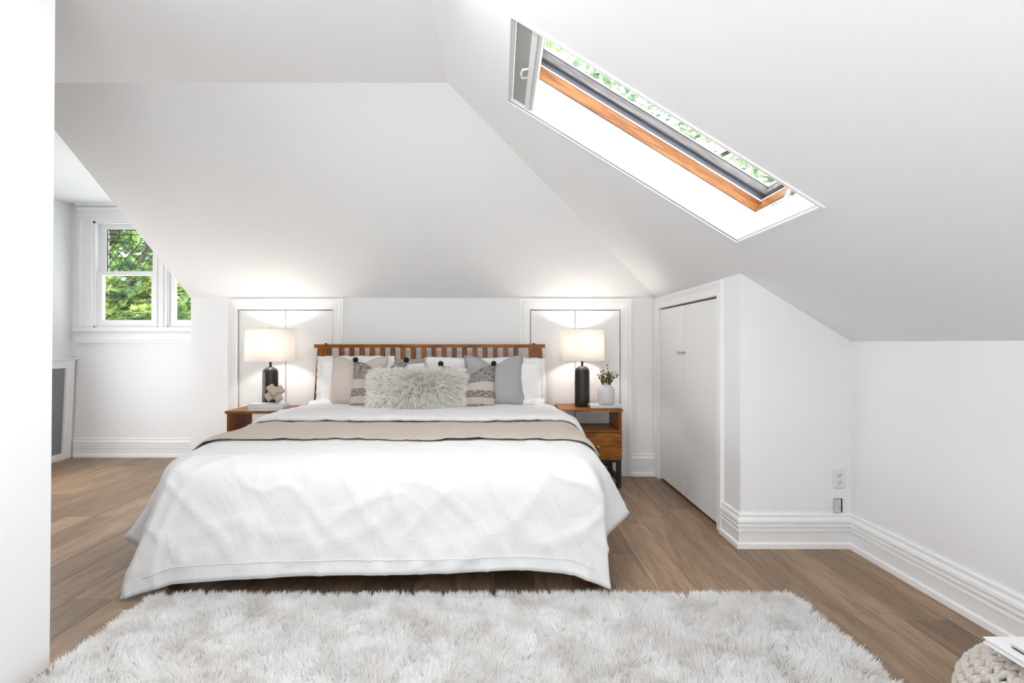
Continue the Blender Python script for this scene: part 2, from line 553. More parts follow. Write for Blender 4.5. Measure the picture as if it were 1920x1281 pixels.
XE = -2.61
def R(x, y): return V(x, y, zr(x))
xs_ = [XH, S_X0, S_X1, XR]
F = []
F.append([R(XH, YN), R(S_X0, YN), R(S_X0, S_Y0), R(S_X0, S_Y1), R(S_X0, hipy(S_X0)), R(XH, YH)])
F.append([R(S_X0, YN), R(S_X1, YN), R(S_X1, S_Y0), R(S_X0, S_Y0)])
F.append([R(S_X0, S_Y1), R(S_X1, S_Y1), R(S_X1, hipy(S_X1)), R(S_X0, hipy(S_X0))])
F.append([R(S_X1, YN), R(XR, YN), R(XR, YC), R(XR, YB), R(XC, YB), R(S_X1, hipy(S_X1)), R(S_X1, S_Y1), R(S_X1, S_Y0)])
F.append([R(XC, YB), V(XD, YB, ZB), V(XE, YH, ZF), R(XH, YH), R(S_X0, hipy(S_X0)), R(S_X1, hipy(S_X1))])
F.append([R(XH, YN), R(XH, YH), V(XE, YH, ZF), V(XD, YB, ZF), V(XD, YA, ZF), V(XL, YA, ZF), V(XL, YN, ZF)])
for f in F: bm.faces.new(f)
bm.edges.ensure_lookup_table()
bev = [e for e in bm.edges if len(e.link_faces) == 2 and e.calc_face_angle(0) > 0.2]
bmesh.ops.bevel(bm, geom=bev, offset=0.16, segments=16, affect='EDGES', clamp_overlap=True)
bmesh.ops.recalc_face_normals(bm, faces=bm.faces[:])
bmesh.ops.triangulate(bm, faces=bm.faces[:])
me = bpy.data.meshes.new('ceiling'); bm.to_mesh(me); bm.free()
put('ceiling', me, M_CEIL, kind='structure')

# dormer cheek and return behind the end of the bed wall
w = MB()
w.add([(XD, YB, ZB), (XE, YH, ZF), (XD, YB, ZF)], [(0, 1, 2)])
w.add([(XD, YB, 0), (XD, YB + .1, 0), (XD, YB + .1, ZF), (XD, YB, ZF)], [(0, 1, 2, 3)])
w.add([(XD, YB + .1, 0), (-2.45, YB + .1, 0), (-2.45, YB + .1, ZF), (XD, YB + .1, ZF)], [(0, 1, 2, 3)])
w.add([(-2.45, YB + .1, 0), (-2.45, YA + .05, 0), (-2.45, YA + .05, ZF), (-2.45, YB + .1, ZF)], [(0, 1, 2, 3)])
w.add([(XD, YB, ZF), (-2.45, YB, ZF), (-2.45, YA + .05, ZF), (XD, YA + .05, ZF)], [(0, 1, 2, 3)])
struct('wall_dormer_cheek', w, M_WALL)

# ------------------------------------------------------------------ walls
DL = (-2.276, -1.451, 1.442)   # left attic doors x0,x1,top
DR = (0.26, 1.043, 1.442)
put('wall_back', panel_grid(XD, XR, 0, ZB + .0, [(DL[0], DL[1], 0.0, DL[2]), (DR[0], DR[1], 0.0, DR[2])], YB, YB + .09, 'x'), M_WALL, kind='structure')
w = MB()  # dark attic space behind the low doors
w.add([(-2.42, YB + .1, 0), (XR, YB + .1, 0), (XR, YB + .6, 0), (-2.42, YB + .6, 0), (-2.42, YB + .1, ZB), (XR, YB + .1, ZB), (XR, YB + .6, ZB), (-2.42, YB + .6, ZB)],
      [(0, 1, 2, 3), (4, 5, 6, 7), (2, 3, 7, 6), (0, 3, 7, 4), (1, 2, 6, 5)])
struct('wall_attic', w, M_VOID)
CD = (3.173, 4.35, 1.445)      # closet doors y0,y1,top
put('wall_closet_side', panel_grid(YC + .001, YB, 0, ZB, [(CD[0], CD[1], 0.0, CD[2])], XC, XC + .09, 'y'), M_WALL, kind='structure')
w = MB()
w.add([(XC, YC, 0), (XR, YC, 0), (XR, YC, ZK), (XC, YC, ZB), (XC + .09, YC + .08, 0), (XR, YC + .08, 0), (XR, YC + .08, ZK), (XC + .09, YC + .08, ZB - .056)],
      [(0, 1, 2, 3), (4, 5, 6, 7), (0, 1, 5, 4), (1, 2, 6, 5), (2, 3, 7, 6)])
struct('wall_closet_front', w, M_WALL)
struct('wall_right', MB().box(XR, XR + .1, YN, YB + .6, 0, ZK), M_WALL)
struct('wall_left', MB().box(XL - .1, XL, 0.0, YA, 0, ZF), M_WALL)
struct('wall_rear', MB().box(-1.72, XR + .1, YN - .1, YN, 0, ZF + .1), M_WALL)
struct('wall_passage_end', MB().box(XL, -1.72, -0.1, 0.0, 0, ZF), M_WALL)
w = MB()  # partition in the left foreground
w.add([(-1.72, YN, 0), (-1.594, YN, 0), (-1.604, 1.822, 0), (-1.72, 1.822, 0), (-1.72, YN, ZF), (-1.574, YN, ZF), (-1.582, 1.822, ZF), (-1.72, 1.822, ZF)],
      [(0, 1, 2, 3), (4, 5, 6, 7), (0, 1, 5, 4), (1, 2, 6, 5), (2, 3, 7, 6), (3, 0, 4, 7)])
struct('wall_partition', w, M_WALL)
WZ0, WZ1 = 1.31, 2.386
W1 = (-4.117, -3.497); W2 = (-3.378, -2.758)
put('wall_dormer', panel_grid(XL, -2.45, 0, ZF, [(W1[0], W1[1], WZ0, WZ1), (W2[0], W2[1], WZ0, WZ1)], YA, YA + .14, 'x'), M_WALL, kind='structure')

# ------------------------------------------------------------------ floor of oak planks
fl = struct('floor', MB().box(XL - .1, XR + .1, YN, YA + .1, -0.06, -0.0165), M_SUB)
random.seed(5)
PWID = 0.19
bm = bmesh.new()
bmesh.ops.create_cube(bm, size=1)
pmesh = {}


def plank_mesh(L):
    k = round(L, 3)
    if k not in pmesh:
        mb = MB().box(-PWID / 2 + .0006, PWID / 2 - .0006, 0.0006, k - .0006, -.016, 0)
        pmesh[k] = mb.mesh('plank', True, 0.0009, 1)
        pmesh[k].materials.append(M_FLOOR)
    return pmesh[k]


xk = 1.87 + PWID / 2
seams = {1: 2.127, 2: 2.18, 6: 3.257, 4: 3.55}
col = 0
lens = [1.9, 1.2, 1.5, 2.1, 0.9]
while xk > XL - .05:
    y = YN + random.choice([0, .3, .6, .9, 1.2]) - 1.2 if col not in seams else seams[col] - 1.9 * 3
    if col in seams:
        cuts = [seams[col] - 1.9 * q for q in (3, 2, 1, 0)] + [seams[col] + 1.9, seams[col] + 3.8]
    else:
        cuts = [y]
        while cuts[-1] < YA + .1: cuts.append(cuts[-1] + random.choice(lens))
    for a, b in zip(cuts, cuts[1:]):
        a2, b2 = max(a, YN), min(b, YA + .1)
        if b2 - a2 < 0.03: continue
        if b2 < 0.9: continue
        o = bpy.data.objects.new('plank', plank_mesh(b2 - a2)); COL.objects.link(o)
        o.parent = fl; o.location = (xk, a2, 0)
    xk -= PWID; col += 1
for p in fl.children:
    pass

# ------------------------------------------------------------------ baseboards
BP = [(0.193, 0), (0.193, .008), (.187, .013), (.172, .013), (.160, .021), (.147, .024), (.143, .018), (.128, .018), (.126, .022), (.120, .022), (.118, .017), (.104, .017), (.101, .021), (.097, .017),
      (.094, .021), (.090, .017), (.034, .017), (.026, .027), (.004, .029), (0, .029), (0, 0)]
UP = (0, 0, 1)


def base(name, p0, p1, n, m0=0, m1=0):
    struct(name, MB().extrude(p0, p1, UP, n, BP, 0, 0, m0, m1), M_TRIM)


base('baseboard_closet_front', (XC, YC, 0), (XR, YC, 0), (0, -1, 0), 1, -1)
base('baseboard_closet_side', (XC, YC, 0), (XC, CD[0] - .07, 0), (-1, 0, 0), 1, 0)
base('baseboard_right', (XR, YN, 0), (XR, YC, 0), (-1, 0, 0), 0, -1)
base('baseboard_back', (DR[1] + .095, YB, 0), (XC - .012, YB, 0), (0, -1, 0))
base('baseboard_back_middle', (DL[1] + .1, YB, 0), (DR[0] - .1, YB, 0), (0, -1, 0))
base('baseboard_back_left', (XD, YB, 0), (DL[0] - .1, YB, 0), (0, -1, 0))
base('baseboard_dormer', (XL, YA, 0), (-2.45, YA, 0), (0, -1, 0), -1, 0)
base('baseboard_left', (XL, 0.0, 0), (XL, 4.2, 0), (1, 0, 0), 0, 0)

# ------------------------------------------------------------------ low doors with casings
CP = [(0, 0), (0, .012), (.006, .016), (.012, .013), (.05, .016), (.062, .022), (.068, .018), (.078, .024), (.094, .024), (.094, 0)]


def doors_x(name, x0, x1, top, knobs=None):
    r = sempty(name, ((x0 + x1) / 2, YB, 0))
    n = (0, -1, 0)
    MB().extrude((x0, YB, 0), (x0, YB, top), (-1, 0, 0), n, CP, 0, 1).build('casing', M_TRIM, r)
    MB().extrude((x1, YB, 0), (x1, YB, top), (1, 0, 0), n, CP, 0, 1).build('casing', M_TRIM, r)
    MB().extrude((x0, YB, top), (x1, YB, top), (0, 0, 1), n, CP, 1, 1).build('casing', M_TRIM, r)
    xm = (x0 + x1) / 2
    for a, b in ((x0 + .006, xm - .003), (xm + .003, x1 - .006)):
        MB().box(a, b, YB - .004, YB + .022, .012, top - .007).build('door_leaf', M_DOOR, r, bevel=.0015, seg=1)
    return r


doors_x('door_1', *DL)
doors_x('door_2', *DR)
r = sempty('door_3', (XC, 3.76, 0))
n = (-1, 0, 0)
MB().extrude((XC, CD[0], 0), (XC, CD[0], CD[2]), (0, -1, 0), n, [(w_ * .74, d_) for w_, d_ in CP], 0, 1.35).build('casing', M_TRIM, r)
MB().extrude((XC, CD[1], 0), (XC, CD[1], CD[2]), (0, 1, 0), n, CP, 0, 1).build('casing', M_TRIM, r)
MB().extrude((XC, CD[0], CD[2]), (XC, CD[1], CD[2]), (0, 0, 1), n, [(w_ * .96, d_) for w_, d_ in CP], .77, 1).build('casing', M_TRIM, r)
YM = 3.785
for a, b, ky in ((CD[0] + .003, YM - .004, YM - .03), (YM + .004, CD[1] - .007, YM + .055)):
    leaf = MB().box(XC + .002, XC + .03, a, b, .022, CD[2] - .012).build('door_leaf', M_DOOR, r, bevel=.002, seg=1)
    MB().lathe([(.004, 0), (.004, .012), (.011, .016), (.0135, .022), (.011, .029), (.004, .032)], (XC + .002, ky, 1.083), 16, Matrix.Rotation(-PI / 2, 3, 'Y')).build('knob', M_CHROME, leaf, True)

# low framed mesh door on the left wall
r = sempty('door_4', (XL, 4.7, 0))


def PX(z, y, o=0.0):
    t = z / .994
    return (XL + .012 + .045 * t + o, y, z)


def slab(y0, y1, z0, z1, th, off=0):
    mb = MB()
    q = [(y0, z0), (y1, z0), (y1, z1), (y0, z1)]
    a = [PX(z, y, off) for y, z in q]; b = [(XL, y, z) for y, z in q]
    mb.add(a + b, [(0, 1, 2, 3), (4, 5, 6, 7), (0, 1, 5, 4), (1, 2, 6, 5), (2, 3, 7, 6), (3, 0, 4, 7)])
    return mb


slab(5.055, 5.15, 0, .994, .03).build('stile', M_TRIM, r, bevel=.003, seg=1)
slab(5.045, 5.058, .06, .905, .03, .008).build('stile', M_TRIM, r)
slab(4.2, 4.295, 0, .994, .03).build('stile', M_TRIM, r, bevel=.003, seg=1)
slab(4.295, 5.055, .905, .994, .03).build('rail', M_TRIM, r, bevel=.003, seg=1)
slab(4.295, 5.055, 0, .065, .03, .014).build('rail', M_TRIM, r, bevel=.003, seg=1)
slab(4.295, 5.055, .065, .905, .03, -.012).build('mesh_panel', M_MESH, r)
MB().box(XL, XL + .074, 4.18, 5.165, .99, 1.005).build('cap', M_TRIM, r)

# ------------------------------------------------------------------ dormer windows
def window(name, x0, x1):
    r = sempty(name, ((x0 + x1) / 2, YA, WZ0))
    f = MB()   # jamb lining
    f.box(x0, x0 + .02, YA, YA + .13, WZ0, WZ1).box(x1 - .02, x1, YA, YA + .13, WZ0, WZ1).box(x0, x1, YA, YA + .13, WZ1 - .02, WZ1).box(x0, x1, YA, YA + .13, WZ0, WZ0 + .012)
    f.build('jamb', M_TRIM, r)
    # lower sash (inner plane)
    gx0, gx1 = x0 + .074, x1 - .048
    ys0, ys1 = YA + .022, YA + .055
    s = MB().box(x0 + .02, gx0, ys0, ys1, WZ0 + .012, 1.884).box(gx1, x1 - .02, ys0, ys1, WZ0 + .012, 1.884)
    s.box(gx0, gx1, ys0, ys1, WZ0 + .012, 1.387).box(gx0, gx1, ys0, ys1, 1.841, 1.884)
    ls = s.build('lower_sash', M_TRIM, r)
    MB().box(gx0 - .005, gx1 + .005, ys0 + .014, ys0 + .018, 1.383, 1.845).build('pane', M_GLASS, ls)
    # upper sash (outer plane)
    ys0, ys1 = YA + .06, YA + .093
    ux0, ux1 = x0 + .088, x1 - .05
    s = MB().box(x0 + .02, ux0, ys0, ys1, 1.85, WZ1 - .02).box(ux1, x1 - .02, ys0, ys1, 1.85, WZ1 - .02)
    s.box(ux0, ux1, ys0, ys1, 1.85, 1.884).box(ux0, ux1, ys0, ys1, 2.316, WZ1 - .02)
    us = s.build('upper_sash', M_TRIM, r)
    # leaded light: two families of S curves, p = x/w - 2S, q = x/w + 2S
    z0, z1 = 1.884, 2.316
    zt = z1 - .05
    W = (ux1 - ux0) / 4.0
    yc = ys0 + .012

    def S(v):      # steep at both ends
        return 0.5 - math.cos(PI * v) / 2
    def Sinv(s_): return math.acos(1 - 2 * min(1, max(0, s_))) / PI
    def pt(x, v): return (ux0 + x, z0 + v * (zt - z0))
    cames = []
    for k in range(-2, 7):
        for sg in (1, -1):
            run = []
            for j in range(25):
                v = j / 24
                x = (k + sg * 2 * S(v)) * W
                if -1e-6 <= x <= 4 * W + 1e-6: run.append(pt(x, v))
            if len(run) > 2: cames.append(run)
    for i in range(0, 5):
        x = ux0 + i * W
        cames.append([(x, zt), (x, z1)])
    cames.append([(ux0, zt), (ux1, zt)]); cames.append([(ux0, z1 - .004), (ux1, z1 - .004)]); cames.append([(ux0, z0 + .004), (ux1, z0 + .004)])
    cames.append([(ux0 + .004, z0), (ux0 + .004, z1)]); cames.append([(ux1 - .004, z0), (ux1 - .004, z1)])
    for run in cames:
        MB().tube([(x, yc, z) for x, z in run], .0042, 5).build('came', M_LEAD, us)

    def clip(poly, f):
        out = []
        for i in range(len(poly)):
            a, b = poly[i], poly[(i + 1) % len(poly)]
            fa, fb = f(a), f(b)
            if fa >= 0: out.append(a)
            if (fa > 0 > fb) or (fa < 0 < fb):
                t = fa / (fa - fb); out.append((a[0] + (b[0] - a[0]) * t, a[1] + (b[1] - a[1]) * t))
        return out
    for p in range(-3, 5):
        for q in range(-1, 8):
            if q - p < 0 or q - p > 4: continue
            ring = [(p + t / 5, q) for t in range(5)] + [(p + 1, q + t / 5) for t in range(5)] + [(p + 1 - t / 5, q + 1) for t in range(5)] + [(p, q + 1 - t / 5) for t in range(5)]
            ring = [((a + b) / 2, (b - a) / 4) for a, b in ring]          # (x/w, S)
            ring = clip(ring, lambda c: c[0]); ring = clip(ring, lambda c: 4 - c[0]) if ring else ring
            ring = clip(ring, lambda c: c[1]) if ring else ring
            ring = clip(ring, lambda c: 1 - c[1]) if ring else ring
            if len(ring) < 3: continue
            xs = [c[0] for c in ring]; ss = [c[1] for c in ring]
            if max(xs) - min(xs) < .05 or max(ss) - min(ss) < .02: continue
            vs = [(ux0 + c[0] * W, yc + .001, z0 + Sinv(c[1]) * (zt - z0)) for c in ring]
            k = len(vs)
            MB().add(vs + [(a, yc + .004, c) for a, b, c in vs], [tuple(range(k)), tuple(range(k, 2 * k))[::-1]] + [(i, (i + 1) % k, k + (i + 1) % k, k + i) for i in range(k)]).build('glass_piece', M_GLASST, us)
    for i in range(4):
        MB().box(ux0 + i * W, ux0 + (i + 1) * W, yc + .001, yc + .004, zt, z1).build('glass_piece', M_GLASST, us)
    return r


window('window_1', *W1)
window('window_2', *W2)
# casing shared by the pair: trim pieces
TP = [(0, 0), (0, .014), (.012, .02), (.02, .015), (.1, .015), (.118, .022), (.136, .022), (.136, 0)]
x0, x1 = W1[0], W2[1]
struct('trim_1', MB().extrude((x0, YA, WZ0), (x0, YA, WZ1), (-1, 0, 0), (0, -1, 0), TP), M_TRIM)
struct('trim_2', MB().extrude((x1, YA, WZ0), (x1, YA, WZ1), (1, 0, 0), (0, -1, 0), TP), M_TRIM)
w = MB().box(W1[1] - .01, W2[0] + .01, YA - .014, YA, WZ0, WZ1)
for i in range(2):
    xm = W1[1] + .028 + i * .062
    w.box(xm - .012, xm + .012, YA - .024, YA - .01, WZ0, WZ1)
struct('trim_3', w, M_TRIM)
w = MB().extrude((x0 - .136, YA, WZ1), (x1 + .136, YA, WZ1), (0, 0, 1), (0, -1, 0), [(0, 0), (0, .02), (.012, .024), (.02, .018), (.098, .018), (.104, .036), (.13, .046), (.134, .03), (.142, .03), (.146, .062), (.168, .068), (.168, 0)])
struct('trim_4', w, M_TRIM)
w = MB().extrude((x0 - .165, YA, 1.155), (x1 + .165, YA, 1.155), (0, 0, 1), (0, -1, 0), [(0, 0), (0, .03), (.016, .034), (.03, .02), (.034, .018), (.09, .018), (.094, .034), (.106, .04), (.118, .062), (.155, .066), (.155, 0)])
struct('trim_5', w, M_TRIM)

# ------------------------------------------------------------------ roof window over the right slope
E1 = Vector((1, 0, -SR)).normalized()
EN = Vector((SR, 0, 1)).normalized()
O0 = Vector((S_X0, 0, zr(S_X0)))
SL = (S_X1 - S_X0) * math.sqrt(1 + SR * SR)


def SP(s, y, t): return O0 + E1 * s + Vector((0, y, 0)) + EN * t


def sbox(mb, s0, s1, y0, y1, t0, t1):
    vs = [SP(s, y, t) for s in (s0, s1) for y in (y0, y1) for t in (t0, t1)]
    return mb.add(vs, [(0, 1, 3, 2), (4, 6, 7, 5), (0, 4, 5, 1), (2, 3, 7, 6), (0, 2, 6, 4), (1, 5, 7, 3)])


def ring_(name, m, i0, i1, t0, t1, r, bevel=0, skip=None):
    """four members between inset i0 (outer) and i1 (inner), each a part"""
    a0, a1, b0, b1 = i0, SL - i0, S_Y0 + i0, S_Y1 - i0
    c0, c1, d0, d1 = i1, SL - i1, S_Y0 + i1, S_Y1 - i1
    for kq, q in enumerate(((a0, a1, b0, d0), (a0, a1, d1, b1), (a0, c0, d0, d1), (c1, a1, d0, d1))):
        if kq == skip: continue
        o = sbox(MB(), q[0], q[1], q[2], q[3], t0, t1).build(name, m, r, bevel=bevel, seg=2)


sk = sempty('window_3', SP(SL / 2, (S_Y0 + S_Y1) / 2, 0))
w = MB()
w.add([SP(0, S_Y1, 0), SP(SL, S_Y1, 0), SP(SL, S_Y1, .175), SP(0, S_Y1, .175)], [(0, 1, 2, 3)]).build('shaft_wall', M_TRIM, sk)
MB().add([SP(0, S_Y0, 0), SP(SL, S_Y0, 0), SP(SL, S_Y0, .175), SP(0, S_Y0, .175)], [(0, 1, 2, 3)]).build('shaft_wall', M_TRIM, sk)
MB().add([SP(0, S_Y0, 0), SP(0, S_Y1, 0), SP(0, S_Y1, .175), SP(0, S_Y0, .175)], [(0, 1, 2, 3)]).build('shaft_wall', M_TRIM, sk)
MB().add([SP(SL, S_Y0, 0), SP(SL, S_Y1, 0), SP(SL, S_Y1, .175), SP(SL, S_Y0, .175)], [(0, 1, 2, 3)]).build('shaft_wall', M_TRIM, sk)
ring_('screen_track', M_TRIM, -.016, .0, -.006, .004, sk, .001)
ring_('screen_track', M_TRIM, -.002, .009, .004, .03, sk, .001, skip=0)
ring_('timber_frame', M_PINE, -.04, .006, .171, .226, sk, .002)
ring_('white_bead', M_TRIM, -.04, .009, .226, .233, sk)
ring_('dark_seal', M_SLATE, -.045, -.004, .233, .264, sk)
ring_('sash_member', M_GREYWOOD, -.045, .012, .264, .300, sk, .001)
ring_('glazing_bead', M_TRIM, -.045, .016, .303, .309, sk)
ring_('outer_seal', M_SLATE, -.045, .012, .300, .303, sk)
sbox(MB(), .01, SL - .01, S_Y0 + .01, S_Y1 - .01, .310, .315).build('pane', M_GLASS, sk)
# retractable screen with its pull bar at the upper end
MB().add([SP(.012, S_Y0 + .01, .018), SP(.085, S_Y0 + .01, .018), SP(.085, S_Y1 - .01, .018), SP(.012, S_Y1 - .01, .018),
          SP(.012, S_Y0 + .01, .021), SP(.085, S_Y0 + .01, .021), SP(.085, S_Y1 - .01, .021), SP(.012, S_Y1 - .01, .021)],
         [(0, 1, 2, 3), (4, 5, 6, 7), (0, 1, 5, 4), (1, 2, 6, 5), (2, 3, 7, 6), (3, 0, 4, 7)]).build('insect_screen', M_SCREEN, sk)
bar = sbox(sbox(MB(), .085, .112, S_Y0 + .006, S_Y1 - .006, .006, .03), .112, .128, S_Y0 + .006, S_Y1 - .006, .012, .036).build('pull_bar', M_PLASTIC, sk, bevel=.002)
MB().tube([SP(.09, 2.235, .006), SP(.068, 2.235, -.012), SP(.064, 2.20, -.016), SP(.068, 2.165, -.012), SP(.09, 2.165, .006)], .0045, 8).build('pull_handle', M_PLASTIC, bar, True)
h = sbox(MB(), SL - .022, SL - .006, 2.17, 2.23, .16, .20).build('latch_plate', M_STEELP, sk, bevel=.003)
MB().tube([SP(SL - .016, 2.2, .17), SP(SL - .02, 2.2, .12), SP(SL - .032, 2.2, .105), SP(SL - .034, 2.26, .10)], [.009, .008, .007, .007], 8).build('latch_handle', M_STEELP, h, True)

# ------------------------------------------------------------------ outlets on the closet wall
o = thing('wall_outlet', (1.9115, YC, .334), 'white duplex wall outlet with two sockets on closet wall', 'outlet')
MB().box(1.878, 1.945, YC - .006, YC - .0003, .334, .4395).build('cover_plate', M_PLASTIC, o, bevel=.002)
for z in (.409, .367):
    s = MB().lathe([(.0165, 0), (.0165, .0025), (.014, .0035)], (1.910, YC - .0055, z), 24, Matrix.Rotation(PI / 2, 3, 'X')).build('socket', M_PLASTIC, o, True)
    MB().box(1.9025, 1.9045, YC - .0098, YC - .007, z, z + .008).box(1.9145, 1.9165, YC - .0098, YC - .007, z, z + .008).box(1.908, 1.912, YC - .0098, YC - .007, z - .0095, z - .004).build('slot', M_VOID, s)
o = thing('cable_plate', (1.905, YC, .196), 'crooked metal cable plate over dark hole below the outlet', 'plate')
MB().box(1.884, 1.929, YC - .003, YC - .0004, .198, .274).build('wall_hole', M_VOID, o)
R_ = Matrix.Translation((1.898, YC - .009, .237)) @ Matrix.Rotation(.0, 4, 'Y')
MB().box(-.018, .018, -.003, .003, -.038, .036, R_).build('plate', M_STEELP, o, bevel=.0015)
MB().lathe([(.006, 0), (.006, .004), (.003, .006), (.003, .012)], (1.904, YC - .012, .228), 14, Matrix.Rotation(PI / 2, 3, 'X')).build('connector', M_CHROME, o, True)
MB().lathe([(.003, 0), (.003, .003)], (1.892, YC - .012, .267), 10, Matrix.Rotation(PI / 2, 3, 'X')).build('screw', M_CHROME, o, True)

# ------------------------------------------------------------------ bed frame with slatted headboard
bed = thing('bed', (-.58, 3.3, 0), 'amber wooden bed with slatted headboard in the middle of the room', 'bed')
HX0, HX1 = -1.57, .379
hb = MB().box(HX0, HX1, 4.312, 4.352, 1.112, 1.142).build('headboard', M_TEAK, bed, bevel=.003)
for k in range(18):
    x = -1.343 + k * .0868 + .0
    MB().box(x - .0205, x + .0205, 4.322, 4.34, .40, 1.113).build('slat', M_TEAKV, hb, bevel=.0015, seg=1)
for sg, xp in ((-1, -1.485), (1, .294)):
    w = MB()
    t0, t1 = xp - .055, xp + .055
    b0, b1 = (xp - .095, xp + .03) if sg < 0 else (xp - .03, xp + .095)
    if sg < 0: t1 += .0
    w.add([(t0, 4.312, 1.112), (t1, 4.312, 1.112), (b1, 4.312, .55), (b0, 4.312, .55), (t0, 4.352, 1.112), (t1, 4.352, 1.112), (b1, 4.352, .55), (b0, 4.352, .55)],
          [(0, 1, 2, 3), (4, 5, 6, 7), (0, 1, 5, 4), (1, 2, 6, 5), (2, 3, 7, 6), (3, 0, 4, 7)])
    w.build('post', M_TEAKV, hb, bevel=.003)
    MB().box(b0 + .02, b1 - .02, 4.312, 4.352, 0, .56).build('leg', M_TEAKV, bed, bevel=.003)
    MB().lathe([(.013, 0), (.013, .006), (.008, .01)], (xp - sg * .01, 4.332, 1.141), 16).build('bolt', M_BLKMET, hb, True)
MB().box(HX0 + .1, HX1 - .1, 4.32, 4.345, .38, .46).build('headboard_rail', M_TEAK, hb, bevel=.002)
for x in (-1.565, .44):
    MB().box(x, x + .035, 2.47, 4.31, .2, .32).build('side_rail', M_TEAK, bed, bevel=.003)
    MB().box(x - .005 if x < 0 else x - .005, x + .045, 2.41, 2.47, 0, .30).build('leg', M_TEAKV, bed, bevel=.003)
MB().box(-1.525, .445, 2.425, 2.455, .2, .32).build('foot_rail', M_TEAK, bed, bevel=.003)
MB().box(-1.53, .44, 2.46, 4.3, .24, .262).build('slat_base', M_TEAK, bed, bevel=.002)

mt = thing('mattress', (-.575, 3.35, .262), 'white mattress in a fitted sheet on the bed base', 'mattress')
MB().box(-1.515, .365, 2.46, 4.295, .265, .585).build('mattress_core', M_LINEN, mt, bevel=.06, seg=5, smooth=True)

# ------------------------------------------------------------------ duvet: one draped surface
def catmull(pts, t):
    n = len(pts) - 1
    f = min(max(t, 0), 1) * n
    i = min(int(f), n - 1)
    f -= i
    P = [Vector(pts[min(max(j, 0), n)]) for j in (i - 1, i, i + 1, i + 2)]
    return 0.5 * ((2 * P[1]) + (P[2] - P[0]) * f + (2 * P[0] - 5 * P[1] + 4 * P[2] - P[3]) * f * f + (3 * P[1] - P[0] - 3 * P[2] + P[3]) * f ** 3)


XA, XB2 = -1.47, .33          # top edges of the cloth before it turns down
YFE = 2.46                     # where the top turns down at the foot
ZT = .608
LK = {2.46: [(-1.47, .608), (-1.58, .585), (-1.635, .50), (-1.66, .34), (-1.70, .14)],
      2.62: [(-1.47, .612), (-1.62, .585), (-1.70, .50), (-1.82, .31), (-1.925, .165)],
      2.95: [(-1.47, .615), (-1.63, .60), (-1.73, .50), (-1.80, .32), (-1.84, .15)],
      3.4: [(-1.47, .615), (-1.61, .60), (-1.70, .50), (-1.74, .32), (-1.76, .15)],
      4.02: [(-1.47, .615), (-1.54, .595), (-1.565, .50), (-1.57, .32), (-1.575, .17)]}
RK = {2.46: [(.33, .608), (.43, .585), (.475, .50), (.485, .36), (.50, .20)],
      2.62: [(.33, .612), (.45, .59), (.545, .50), (.61, .39), (.658, .285)],
      2.95: [(.33, .615), (.47, .60), (.56, .50), (.585, .38), (.60, .27)],
      3.4: [(.33, .615), (.465, .60), (.545, .50), (.56, .38), (.56, .27)],
      4.02: [(.33, .615), (.40, .60), (.435, .50), (.44, .38), (.445, .28)]}


def side(K, a, y):
    ks = sorted(K)
    y = min(max(y, ks[0]), ks[-1])
    for i in range(len(ks) - 1):
        if y <= ks[i + 1]:
            t = (y - ks[i]) / (ks[i + 1] - ks[i]); break
    t = t * t * (3 - 2 * t)
    p = catmull([(x, z, 0) for x, z in K[ks[i]]], a); q = catmull([(x, z, 0) for x, z in K[ks[i + 1]]], a)
    r = p.lerp(q, t)
    return r.x, r.y


HEM = [(-1.5, .067), (-1.2, .088), (-.9, .103), (-.57, .11), (-.2, .118), (.1, .132), (.3, .115), (.45, .09)]
def hemz(x):
    xs = [h[0] for h in HEM]
    return float(np.interp(x, xs, [h[1] for h in HEM]))


def front(x, b):
    zh = hemz(x)
    pr_ = [(2.46, ZT), (2.375, .575), (2.335, .49), (2.318, .33), (2.30, zh)]
    p = catmull([(y, z, 0) for y, z in pr_], b)
    return Vector((x, p.x, p.y))


RL = [(XA, 2.46, ZT), (-1.50, 2.36, .575), (-1.545, 2.318, .46), (-1.60, 2.30, .31), (-1.655, 2.285, .16), (-1.69, 2.27, .012)]
RR = [(XB2, 2.46, ZT), (.40, 2.38, .59), (.455, 2.33, .50), (.478, 2.31, .36), (.49, 2.30, .20), (.497, 2.295, .045)]


def wrinkle(x, y, z):
    """gentle rumples: long soft diagonals and some smaller ones"""
    p = Vector((x * 1.6 + z * 1.2, y * 1.3, z * 2.0 - x * .7))
    a = noise.noise(p * 1.3) * .007
    r = 1 - abs(noise.noise(Vector((x * 2.6 - z * 3.2, y * 2.6 + 3, z * 1.6 + x * 1.0)))) * 2
    b = max(0, r) ** 5 * .011
    r2 = 1 - abs(noise.noise(Vector((x * 5 + z * 4.5 + 9, y * 4, z * 2.5 - x * 1.7)))) * 2
    c = max(0, r2) ** 6 * .011
    return a + b + c


NA, NT, NB, NY = 18, 92, 34, 62
cols = [('L', 1 - i / NA) for i in range(NA)] + [('T', XA + (XB2 - XA) * i / NT) for i in range(NT + 1)] + [('R', (i + 1) / NA) for i in range(NA)]
rows = [('F', 1 - j / NB) for j in range(NB)] + [('Y', YFE + (4.02 - YFE) * j / NY) for j in range(NY + 1)]


